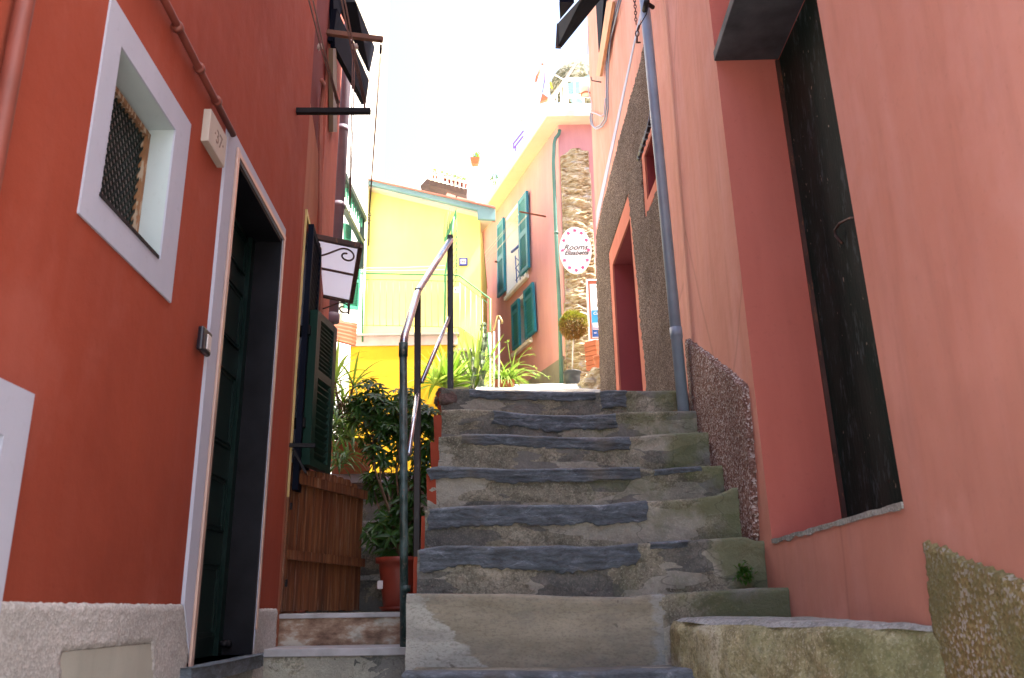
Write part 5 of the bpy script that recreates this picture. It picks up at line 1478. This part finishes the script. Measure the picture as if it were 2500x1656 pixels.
# oval sign
sg = empty('oval_sign', hy(1405, 611, 11.8)); tag(sg, 'white oval sign reading Rooms Elisabetta ringed with magenta flowers', 'sign')
C = hy(1405, 611, 11.80); ra = (hy(1444, 611, 11.8).x - hy(1366, 611, 11.8).x) / 2; rb = (hy(1405, 554, 11.8).z - hy(1405, 668, 11.8).z) / 2
mb = MB(); ov = [Vector((C.x + ra * cos(2 * pi * k / 48), 11.80, C.z + rb * sin(2 * pi * k / 48))) for k in range(48)]
mb.prism(ov, (0, 0.03, 0)); brd = mb.build('board', M['sign'], sg)
for k in range(12):
    mb = MB(); t = 2 * pi * (k + 0) / 12 + pi / 2; c = Vector((C.x + ra * 0.82 * cos(t), 11.795, C.z + rb * 0.85 * sin(t)))
    for j in range(5):
        a = 2 * pi * j / 5 + k; d = Vector((cos(a), 0, sin(a))); s = Vector((-sin(a), 0, cos(a)))
        mb.prism([c, c + d * 0.02 + s * 0.010, c + d * 0.032, c + d * 0.02 - s * 0.010], (0, 0.004, 0))
    mb.build('flower', M['magenta'], sg)
SP = PL(0, 11.80, 90, 1)
text_obj('lettering', 'Rooms', SP, C.x, C.z + 0.045, 0.002, 0.125, M['ink'], sg, shear=0.35, bold=0.003)
text_obj('lettering', 'Elisabetta', SP, C.x + 0.01, C.z - 0.045, 0.002, 0.095, M['ink'], sg, shear=0.35, bold=0.003)
# framed notice board, partly behind the rough render
nb = empty('notice_board', hy(1455, 755, 11.7)); tag(nb, 'framed notice board with a blue lodging poster on the rubble wall', 'notice board')
NP = PL(0, 11.72, 90, 1)
a, b = hy(1435, 830, 11.7), hy(1437, 683, 11.7)
mb = MB(); mb.pbox(NP, (a.x + b.x) / 2, 1.75, a.z, b.z, -0.05, 0.0); mb.build('frame', M['orange_trim'], nb)
mb = MB(); ring(mb, NP, rect((a.x + b.x) / 2 - 0.012, 1.76, a.z - 0.012, b.z + 0.012), rect((a.x + b.x) / 2 + 0.012, 1.74, a.z + 0.012, b.z - 0.012), -0.02, 0.012); mb.build('moulding', M['sign'], nb)
c, d = hy(1446, 825, 11.7), hy(1448, 693, 11.7)
mb = MB(); mb.pbox(NP, c.x, 1.70, c.z, d.z, 0.0, 0.006); mb.build('paper', M['sign'], nb)
c, d = hy(1447, 822, 11.7), hy(1446, 757, 11.7)
mb = MB(); mb.pbox(NP, c.x, 1.66, c.z + 0.10, d.z, 0.006, 0.010); ps_ = mb.build('poster', M['signblue'], nb)
mb = MB(); mb.pbox(NP, c.x, 1.66, c.z, c.z + 0.10, 0.006, 0.010); mb.build('poster_foot', M['signnavy'], nb)
mb = MB(); mb.pbox(NP, c.x + 0.008, 1.65, c.z + 0.105, c.z + 0.21, 0.010, 0.012); mb.build('poster_panel', M['sign'], nb)
text_obj('lettering', 'Camere', NP, c.x + 0.02, d.z - 0.05, 0.011, 0.06, M['sign'], nb, shear=0.3, ax=1, align='LEFT')
text_obj('lettering', 'Elisabetta', NP, c.x + 0.015, c.z + 0.13, 0.013, 0.045, M['signnavy'], nb, align='LEFT')
text_obj('lettering', 'tel.', NP, c.x + 0.02, c.z + 0.06, 0.011, 0.04, M['sign'], nb, align='LEFT')
# terrace on the pink house
tz = ztop + 0.26
mb = MB()
tp = hy(1380, 194, 12.2); hgt = tp.z - tz
CN = Vector((hy(1381, 220, 12.2).x, 12.2, tz))
LD = PKL.d
mb.box(CN.x - 0.035, CN.x + 0.035, CN.y - 0.035, CN.y + 0.035, tz, tz + hgt); trr = empty('terrace_railing', CN); tag(trr, 'white terrace railing along the top of the pink house', 'railing')
mb.build('corner_post', M['white'], trr)
for f in (1.0, 0.55):
    mb = MB(); mb.beam(CN + Vector((0, 0, hgt * f)), CN + Vector((2.5, 0, hgt * f)), 0.05, 0.045); mb.beam(CN + Vector((0, 0, hgt * f)), CN + LD * 4.5 + Vector((0, 0, hgt * f)), 0.045, 0.04); mb.build('rail', M['white'] if f < 1 else M['palebar'], trr)
for k in range(1, 17):
    mb = MB(); q = CN + (Vector((0.145 * k, 0, 0)) if k < 8 else LD * 0.2 * (k - 7)); mb.tube([q, q + Vector((0, 0, hgt * 0.97))], 0.014, 6); mb.build('baluster', M['white'], trr)
cn = hy(1378, 205, 12.15)
mb = MB(); mb.tube([hy(1316, 275, 13.0), hy(1378, 198, 12.1), hy(1416, 139, 12.0)], 0.025, 8); tag(mb.build('wooden_pole', M['pinkstrip']), 'long pale wooden pole leaning across the terrace railing', 'pole')
mb = MB(); mb.tube([hy(1307, 158, 12.4), hy(1378, 196, 12.1)], 0.012, 8); fp = tag(mb.build('flag_pole', M['palebar']), 'thin white pole with cloth streamers jutting from the terrace corner', 'pole')
mb = MB(); P = [hy(u, v, 12.4) for u, v in ((1318, 169), (1316, 178), (1311, 188), (1308, 200))]; mb.tube(P, [0.012, 0.02, 0.024, 0.016], 8); mb.tube([hy(1322, 156, 12.4), hy(1327, 158, 12.4)], [0.02, 0.015], 8)
tag(mb.build('windsock', M['redcloth'], smooth=True), 'short orange-red cloth windsock hanging from the thin pole', 'windsock')
mb = MB(); P = [hy(u, v, 12.35) for u, v in ((1330, 178), (1329, 200), (1326, 218), (1324, 226))]; mb.tube(P, [0.008, 0.010, 0.006, 0.006], 6)
tag(mb.build('ribbon', M['purple'], smooth=True), 'long thin purple ribbon hanging from the thin pole', 'ribbon')
mb = MB(); P = [hy(u, v, 12.35) for u, v in ((1324, 228), (1318, 250), (1336, 243), (1338, 238))]; mb.prism(P, (0, 0.06, 0))
tag(mb.build('cloth_fish', M['redcloth']), 'orange cloth windsock pennant hanging lowest below the terrace', 'pennant')
mb = MB(); P = [hy(u, v, 12.3) for u, v in ((1342, 190), (1345, 200), (1350, 215), (1345, 213), (1341, 203))]; mb.prism(P, (0, 0.03, 0))
tag(mb.build('cloth_pennant', M['yelcloth']), 'bright yellow cloth pennant beside the terrace balusters', 'pennant')
# speckled dome, teal stair behind
mb = MB(); c = hy(1411, 221, 14.0); r = (hy(1411, 162, 14.0) - c).length
prof = [(r * cos(t), r * sin(t)) for t in [k * pi / 2 / 10 for k in range(11)]]
mb.lathe(c, prof, 28); tag(mb.build('woven_parasol', M['grey_peb_dark'], smooth=True), 'rounded speckled canopy behind the white terrace railing', 'parasol')
mb = MB(); P = [hy(u, v, 13.2) for u, v in ((1408, 197), (1440, 181), (1440, 199), (1395, 222), (1383, 222), (1383, 205))]; mb.prism(P, (0, 0.2, 0)); P = [hy(u, v, 13.2) for u, v in ((1398, 226), (1440, 262), (1440, 270), (1425, 262), (1394, 232))]; mb.prism(P, (0, 0.2, 0))
tt = tag(mb.build('teal_stair', M['eaveblue']), 'teal painted outdoor stair beams behind the white balusters', 'stair')
mb = MB(); a = hy(1410, 196, 14.5); b = hy(1440, 134, 14.5); mb.box(a.x, 3.0, 14.5, 15.5, a.z - 1.5, b.z); tag(mb.build('cream_penthouse', M['cream']), 'small cream upper wall behind the terrace railing', 'house')
c = hy(1430, 222, 11.6); o = empty('hanging_pot', c); tag(o, 'cream and terracotta pot hanging outside the terrace railing', 'plant pot')
mb = MB(); mb.tube([c + Vector((0.0, 0, -0.06)), c + Vector((0.01, 0, 0.13))], [0.085, 0.11], 20); mb.build('pot', M['cream'], o, smooth=True)
mb = MB(); mb.lathe(c + Vector((0, 0, -0.075)), [(0.07, -0.002), (0.088, 0.0), (0.088, 0.012)], 20); mb.build('saucer', M['terracotta'], o, smooth=True)
c = hy(1300, 322, 13.4); tzz = hy(1293, 296, 13.4)
o = empty('white_parasol', c); tag(o, 'white open parasol on the terrace edge of the pink house', 'parasol')
mb = MB(); mb.lathe(tzz, [(0.0, 0.03), (0.08, 0.02), (0.17, -0.01), (0.165, -0.02), (0.0, 0.015)], 24); mb.build('canopy', M['cream'], o, smooth=True)
mb = MB(); mb.tube([tzz + Vector((0, 0, 0.02)), Vector((tzz.x, tzz.y, c.z - 0.3))], 0.012, 8); mb.build('pole', M['white'], o)
o = empty('deck_chair', hy(1265, 355, 14.6)); tag(o, 'dark framed terrace chair with orange cloth near the white parasol', 'chair')
mb = MB()
for a, b in (((1253, 352), (1278, 320)), ((1254, 363), (1277, 333)), ((1259, 358), (1260, 378)), ((1254, 352), (1254, 362))): mb.beam(hy(*a, 14.6), hy(*b, 14.6), 0.022, 0.022)
mb.build('frame', M['purple'], o)
mb = MB(); P = [hy(u, v, 14.65) for u, v in ((1276, 338), (1286, 334), (1298, 322), (1296, 334), (1280, 348), (1274, 350))]; mb.prism(P, (0, 0.03, 0)); mb.build('cloth', M['board'], o)
c = hy(1206, 440, 15.2); o = empty('terrace_plant', c); tag(o, 'green trailing plant on the far end of the pink house terrace', 'plant')
flowers('foliage', c + Vector((0, 0, -0.02)), 0.12, 50, M['leafdark'], o, rnd, 0.03)

# ------------------------------------------------------------------ landing plants and pots
gy = lambda y: 3.80 + (y - 9.0) * 0.315
def strap(name, label, u, vbase, y, n, L, w, droop, mat, spread=(0.3, 1.4), pot=None, seed=1, cnt=1):
    c = hy(u, vbase, y); o = empty(name, c); tag(o, label, 'plant')
    r_ = random.Random(seed); mb = MB()
    for k in range(cnt):
        cc = c + Vector((r_.uniform(-.12, .12), r_.uniform(-.1, .1), 0)) if cnt > 1 else c
        rosette(mb, cc, n, L, w, droop, r_, spread)
    mb.build('leaves', mat, o)
    return o, c
YL = 10.7
o, c = strap('yucca', 'spiky yellow-green yucca on the landing right of the dark railing post', 1105, 950, YL, 34, 0.62, 0.07, 0.55, M['leafyel'], (0.35, 1.45), seed=3, cnt=2)
o, c = strap('yucca', 'tall blade-leaved yucca between the two cactus stems', 1160, 950, 10.6, 20, 0.85, 0.07, 0.25, M['leafyel'], (0.8, 1.5), seed=8)
o, c = strap('strap_leaf_plant', 'pale strap-leaved plant spilling left of the dark railing post', 1062, 940, 10.5, 24, 0.55, 0.06, 0.9, M['leafyel'], (0.1, 1.2), seed=5)
pot = empty('terracotta_trough', hy(1228, 950, 10.5)); tag(pot, 'square orange terracotta trough overflowing with spider plants', 'planter')
a, b = hy(1204, 950, 10.5), hy(1254, 927, 10.5)
mb = MB(); mb.box(a.x, b.x, 10.5, 10.75, a.z - 0.1, b.z - 0.02); mb.box(a.x - 0.012, b.x + 0.012, 10.49, 10.76, b.z - 0.022, b.z + 0.006); mb.build('box', M['terracotta'], pot, bevel=0.004)
mb = MB(); r_ = random.Random(12)
for q in range(5): rosette(mb, (a.x + 0.03 + q * 0.05, 10.62, b.z), 24, 0.42, 0.024, 1.9, r_, (0.2, 1.4))
for k in range(12):
    q = Vector((a.x + r_.uniform(-0.05, 0.3), 10.55, b.z)); d = Vector((r_.uniform(-.8, 1.2), r_.uniform(-.5, .1), 1.2)).normalized()
    pts = [q]; 
    for t in range(7): pts.append(pts[-1] + d * 0.075); d = (d + Vector((0.05, 0, -0.28))).normalized()
    mb.tube(pts, 0.004, 4); rosette(mb, pts[-1], 6, 0.05, 0.012, 0.5, r_, (-.5, 1))
mb.build('spider_plant', M['leafyel'], pot)
def cactus(label, pts, y, r):
    P = [hy(u, v, y) for u, v in pts]; o = empty('cactus', P[0]); tag(o, label, 'cactus'); mb = MB()
    dense = []
    for a, b in zip(P, P[1:]):
        for q in range(6): dense.append(a.lerp(b, q / 6))
    dense.append(P[-1]); m = len(dense); nseg = 10; k0 = len(mb.v); vs = []; fs = []
    for i, p in enumerate(dense):
        for j in range(nseg):
            a = 2 * pi * j / nseg; rr = r * (1.25 if j % 2 else 0.72) * (1 + 0.22 * sin(i * 1.7)) * (0.4 if i == m - 1 else 1)
            vs.append(p + Vector((cos(a) * rr, sin(a) * rr, 0)))
    for i in range(m - 1):
        for j in range(nseg): fs.append((i * nseg + j, i * nseg + (j + 1) % nseg, (i + 1) * nseg + (j + 1) % nseg, (i + 1) * nseg + j))
    fs.append(tuple(range((m - 1) * nseg, m * nseg)))
    mb.add(vs, fs); mb.build('stem', M['cactus'], o)
    return o
cactus('tallest ridged cactus stem tied to a cane beside the iron handrail', [(1174, 950), (1180, 900), (1177, 870), (1184, 830), (1180, 800), (1182, 788)], 10.5, 0.034)
cactus('slender dark ridged cactus stem left of the tallest cactus', [(1152, 950), (1158, 915), (1157, 880), (1152, 850)], 10.5, 0.028)
hr = empty('landing_handrail', hy(1218, 950, 10.35)); tag(hr, 'brass coloured handrail on slim posts above the terracotta trough', 'handrail')
for (u, v) in ((1218, 782), (1206, 810), (1197, 812)):
    mb = MB(); mb.tube([hy(u, 960, 10.35), hy(u, v, 10.35)], 0.012, 8); mb.build('post', M['palebar'], hr, smooth=True)
mb = MB(); mb.tube([hy(u, v, 10.35) for u, v in ((1194, 811), (1205, 809), (1209, 795), (1215, 772), (1219, 772), (1226, 785), (1225, 790))], 0.013, 8); mb.build('rail', M['gold'], hr, smooth=True)
# topiary
tb = empty('topiary_ball', hy(1398, 942, 11.55)); tag(tb, 'round dry-leaved topiary tree in a black pot by the green pipe', 'topiary')
YP_ = 11.5; a = hy(1398, 942, YP_); r = (hy(1419, 925, YP_).x - hy(1377, 925, YP_).x) / 2; hh = hy(1398, 908, YP_).z - a.z
mb = MB(); potshape(mb, a, r, hh, 0.02, 0.80); mb.build('pot', M['blackpot'], tb, smooth=True)
mb = MB(); mb.lathe(a + Vector((0, 0, hh * 0.9)), [(0.0, 0.01), (r * 0.95, 0.0)], 20); mb.build('soil', M['soil'], tb)
bc = hy(1400, 794, YP_); br = (hy(1434, 794, YP_).x - hy(1366, 794, YP_).x) / 2
mb = MB(); mb.tube([a + Vector((0, 0, hh * 0.8)), hy(1398, 860, YP_), bc - Vector((0, 0, br * 0.7))], 0.010, 8); mb.build('trunk', M['palebar'], tb, smooth=True)
mb = MB(); mbx = MB(); r_ = random.Random(2)
for k in range(4200):
    d = Vector((r_.gauss(0, 1), r_.gauss(0, 1), r_.gauss(0, 1))).normalized()
    p = bc + d * br * (0.62 + 0.38 * r_.random() ** 0.5) * (1 + 0.12 * noise.noise(d * 3)); e = (d + Vector((r_.uniform(-1, 1), r_.uniform(-1, 1), r_.uniform(-1, 1))) * 0.9).normalized()
    leafblade(mb if d.z + r_.uniform(-0.5, 0.5) > 0.1 else mbx, p, e, 0.034, 0.016, 0.3, 2)
mb.build('crown', M['leafball'], tb); mbx.build('dry_twigs', M['leafdry'], tb)
mb = MB(); r_ = random.Random(21)
for k in range(14):
    d = Vector((r_.gauss(0, 1), r_.gauss(0, 1), r_.gauss(0, 1))).normalized(); mb.tube([bc - Vector((0, 0, br * 0.6)), bc + d * br * 0.8], 0.003, 4)
mb.build('twigs', M['stem'], tb)
# ribbed terracotta planter and flower pot beside the right house
pl_ = empty('ribbed_planter', hy(1450, 905, 11.0)); tag(pl_, 'tall ribbed terracotta planter on the stones below the notice board', 'planter')
mb = MB(); P0 = hy(1432, 905, 10.9); P1 = hy(1426, 838, 10.9); wdt = 0.5
for k in range(6):
    f0, f1 = k / 6, (k + 0.86) / 6
    xa = P0.x + (P1.x - P0.x) * f0; za = P0.z + (P1.z - P0.z) * f0; zb2 = P0.z + (P1.z - P0.z) * f1
    mb.hexa([(xa, 10.9, za), (xa + 0.14, 10.78, za), (1.6, 10.95, za), (1.6, 11.4, za), (xa - 0.006, 10.9, zb2), (xa + 0.14, 10.775, zb2), (1.6, 10.95, zb2), (1.6, 11.4, zb2)])
    mb.hexa([(xa + 0.008, 10.91, zb2), (xa + 0.14, 10.79, zb2), (1.6, 10.96, zb2), (1.6, 11.4, zb2), (xa + 0.008, 10.91, zb2 + 0.02), (xa + 0.14, 10.79, zb2 + 0.02), (1.6, 10.96, zb2 + 0.02), (1.6, 11.4, zb2 + 0.02)])
mb.build('body', M['terracotta'], pl_)
fp_ = empty('flower_pot', hy(1468, 908, 10.4)); tag(fp_, 'small terracotta flower pot half hidden by the rough right wall', 'plant pot')
a = hy(1470, 906, 10.4); mb = MB(); potshape(mb, a, 0.10, 0.19, 0.04); mb.build('pot', M['terracotta'], fp_, smooth=True)
flowers('foliage', a + Vector((0, 0, 0.2)), 0.07, 30, M['leafdark'], fp_, rnd, 0.02)
mb = MB(); boulder(mb, hy(1478, 962, 10.4), 0.32, 0.6, 0.24, 17, 20, 0.25)
tag(mb.build('rubble_mound', M['rock'], smooth=True), 'mound of sandy rock at the far foot of the right house', 'rock')

# ------------------------------------------------------------------ stair railing
rl = empty('stair_railing', (-0.5, 4.1, 1.44)); tag(rl, 'green painted iron stair railing with worn steel handrail', 'railing')
p1b, p1t = hy(987, 1598, 4.10), hy(985, 838, 4.10)
p2b, p2t = hy(1021, 1257, 4.75), hy(1020, 705, 4.75)
p3b, p3t = hy(1100, 946, 5.60), hy(1099, 575, 5.60)
mb = MB(); mb.tube([p1b, p1t - Vector((0, 0, 0.05))], 0.0195, 18); mb.tube([p1t - Vector((0, 0, 0.07)), p1t], 0.023, 18); mb.tube([p1b - Vector((0, 0, 0.002)), p1b + Vector((0, 0, 0.02))], 0.028, 18)
mb.tube([p1b + Vector((0, 0, 0.27)), p1b + Vector((0, 0, 0.30))], 0.022, 18)
mb.build('post', M['railpost'], rl, smooth=True)
mb = MB(); mb.beam(p2b - Vector((0, 0, 0.4)), p2t, 0.036, 0.036, (0, 1, 0)); mb.build('post', M['darkpost'], rl, bevel=0.004)
mb = MB(); mb.beam(p3b - Vector((0, 0, 0.06)), p3t, 0.040, 0.040, (0, 1, 0)); mb.build('post', M['darkpost'], rl, bevel=0.004)
k1 = p1t + Vector((0.0, 0.0, 0.015))
k2 = hy(1020, 712, 4.75); k3 = hy(1101, 585, 5.60)
mb = MB()
pts = [k1 + Vector((0, -0.0, -0.03)), k1 + Vector((0.002, 0.012, 0.012)), k1.lerp(k2, 0.06) + Vector((0, 0, 0.006)), k1.lerp(k2, 0.5), k2, k2.lerp(k3, 0.5), k3]
mb.tube(pts, 0.0205, 18); mb.build('handrail', M['handrail'], rl, smooth=True)
mb = MB()
mb.tube([hy(1099, 770, 5.60), hy(1030, 932, 4.78)], 0.013, 12)
mb.tube([hy(1020, 958, 4.75), hy(998, 1108, 4.14)], 0.013, 12)
mb.build('mid_rail', M['handrail'], rl, smooth=True)

# ------------------------------------------------------------------ potted shrub behind the railing
sb = empty('umbrella_shrub', hy(966, 1478, 5.1)); tag(sb, 'dark glossy umbrella-leaved shrub in a red-brown plastic pot', 'shrub')
a = hy(975, 1482, 5.05); zb0 = 1.595
mb = MB(); a = Vector((a.x, 5.05, zb0)); rp = 0.135
top = hy(966, 1362, 5.05).z - zb0
mb.lathe(a, [(0.001, 0.02), (0.088, 0.02), (0.092, 0.03), (rp * 0.88, top * 0.75), (rp * 0.90, top - 0.035), (rp * 1.04, top - 0.03), (rp * 1.06, top), (rp * 0.96, top), (rp * 0.9, top - 0.03), (0.001, top - 0.03)], 32)
pt_ = mb.build('pot', M['terraplastic'], sb, smooth=True)
mb = MB(); mb.lathe(a, [(0.001, 0.0), (0.10, 0.0), (0.118, 0.025), (0.112, 0.025), (0.09, 0.01)], 28); mb.build('saucer', M['terraplastic'], pt_, smooth=True)
mb = MB(); mb.lathe(a + Vector((0, 0, top - 0.029)), [(0.0, 0.004), (rp * 0.9, 0.0)], 20); mb.build('soil', M['soil'], pt_)
mb = MB(); mb.box(a.x - 0.115, a.x - 0.085, a.y - 0.085, a.y - 0.078, a.z + 0.12, a.z + 0.165); mb.build('sticker', M['white_plastic'], pt_)
# crown clusters traced as depth-filled volumes
r_ = random.Random(31)
regions = [  # u, v, y, radius, count of whorls
    (905, 985, 5.6, 0.17, 34), (955, 1000, 5.5, 0.16, 30), (1000, 1010, 5.5, 0.13, 20), (985, 975, 5.6, 0.08, 8), (880, 1010, 5.6, 0.10, 14), (925, 1050, 5.5, 0.15, 22), (985, 1065, 5.4, 0.15, 22), (1045, 1040, 5.45, 0.10, 14),
    (1045, 1110, 5.4, 0.10, 14), (925, 1110, 5.4, 0.10, 9), (960, 1180, 5.35, 0.14, 16), (910, 1185, 5.4, 0.09, 8), (1010, 1160, 5.3, 0.12, 14), (1000, 1240, 5.2, 0.14, 22), (960, 1265, 5.2, 0.13, 20), (960, 1320, 5.12, 0.13, 24), (1005, 1310, 5.1, 0.12, 18), (915, 1290, 5.2, 0.07, 6), (1040, 1170, 5.35, 0.06, 8)]
stems = MB(); lv = MB()
root = a + Vector((0, 0, top - 0.03))
for (u, v, y, R_, cnt) in regions:
    c = hy(u, v, y)
    mid = root.lerp(c, 0.5) + Vector((r_.uniform(-.06, .06), r_.uniform(-.05, .05), 0.05))
    stems.tube([root, root.lerp(mid, 0.5) + Vector((0.01, 0, 0.02)), mid, c], [0.008, 0.007, 0.006, 0.004], 6)
    for k in range(int(cnt * 1.25)):
        d = Vector((r_.gauss(0, 1), r_.gauss(0, 1), r_.gauss(0, 1))).normalized() * R_ * r_.uniform(0.35, 1.05)
        p = c + d; ax = (d.normalized() * 0.6 + Vector((r_.uniform(-.6, .6), r_.uniform(-.9, .2), 0.8))).normalized()
        stems.tube([c + d * 0.2, p], 0.0022, 4, caps=False)
        t1 = ax.cross(Vector((0, 0, 1)) if abs(ax.z) < 0.9 else Vector((1, 0, 0))).normalized(); t2 = ax.cross(t1)
        nl = r_.choice((6, 7, 8)); L = r_.uniform(0.055, 0.085)
        for j in range(nl):
            q = 2 * pi * j / nl + r_.uniform(-.15, .15)
            dd_ = (t1 * cos(q) + t2 * sin(q) + ax * r_.uniform(-0.15, 0.25)).normalized()
            leafblade(lv, p + dd_ * 0.008, dd_, L, 0.030, 0.5, 4, up=ax)
stems.build('stems', M['stem'], sb, smooth=True)
lv.build('foliage', M['leafdark'], sb)

# hanging strap plant with terracotta pot on the garden wall
zz1 = z1
sp_ = empty('spider_plant', hy(842, 1160, 6.75)); tag(sp_, 'spider plant trailing from a terracotta pot beside the open green shutter', 'plant')
a = hy(840, 1150, 6.6); rr = 0.19
mb = MB(); zt2 = hy(840, 1078, 6.6).z; potshape(mb, Vector((a.x, 6.85, a.z)), rr, zt2 - a.z + 0.02, 0.05, 0.75); mb.build('pot', M['terracotta'], sp_, smooth=True)
mb = MB(); r_ = random.Random(77)
for (u, v, y, n_, L) in ((835, 1075, 6.55, 30, 0.32), (860, 1075, 6.5, 24, 0.28), (820, 1040, 6.5, 20, 0.26), (815, 1120, 6.3, 24, 0.24), (845, 1120, 6.3, 24, 0.24), (825, 1140, 6.2, 18, 0.2)):
    rosette(mb, hy(u, v, y), n_, L, 0.022, 1.7, r_, (0.1, 1.4))
mb.build('leaves', M['leafstrap'], sp_)
al = empty('aloe', hy(826, 990, 6.9)); tag(al, 'tall leggy aloe with pale curved leaves above a tangle of bare stems', 'aloe')
mb = MB(); r_ = random.Random(15)
rosette(mb, hy(818, 935, 7.0), 18, 0.50, 0.038, 1.5, r_, (0.2, 1.35)); rosette(mb, hy(862, 945, 6.9), 14, 0.38, 0.026, 1.2, r_, (-0.1, 1.2)); rosette(mb, hy(838, 985, 6.9), 12, 0.3, 0.026, 1.2, r_, (-0.1, 1.2))
mb.build('leaves', M['leafyel'], al)
mb = MB()
for k in range(70):
    p = hy(r_.uniform(812, 862), r_.uniform(1000, 1080), r_.uniform(6.7, 6.95)); d = Vector((r_.uniform(-1, 1), r_.uniform(-.3, .3), r_.uniform(-.2, 1.5))).normalized(); pts = [p]
    for t in range(6): pts.append(pts[-1] + d * 0.05); d = (d + Vector((r_.uniform(-1, 1), r_.uniform(-.5, .5), r_.uniform(-.8, .6))) * 0.7).normalized()
    mb.tube(pts, 0.004, 4)
mb.tube([hy(833, 1110, 6.85), hy(828, 1000, 6.9), hy(818, 935, 7.0)], 0.012, 6); mb.tube([hy(836, 1110, 6.85), hy(848, 1010, 6.9), hy(862, 945, 6.9)], 0.010, 6)
mb.build('stems', M['stem'], al, smooth=True)
mb = MB(); r_ = random.Random(18)
for k in range(420):
    p = hy(r_.uniform(808, 875), r_.uniform(985, 1075), r_.uniform(6.7, 6.95)); d = Vector((r_.uniform(-1, 1), r_.uniform(-1, 1), r_.uniform(-1, 1))).normalized(); leafblade(mb, p, d, 0.05, 0.02, 0.4, 3)
mb.build('small_leaves', M['leafdark'], al)
# weed in the corner of the steps
wd = empty('fern_tuft', hy(1818, 1420, 3.98)); tag(wd, 'small bright green fern tuft in the right corner of the steps', 'weed')
mb = MB(); r_ = random.Random(40)
for k in range(130):
    c = hy(r_.gauss(1817, 9), r_.gauss(1402, 13), 3.93); d = Vector((r_.uniform(-1, 1), r_.uniform(-1, -.1), r_.uniform(-.6, 1))).normalized(); leafblade(mb, c, d, 0.026, 0.013, 0.6, 3)
mb.build('leaves', M['leaffern'], wd)
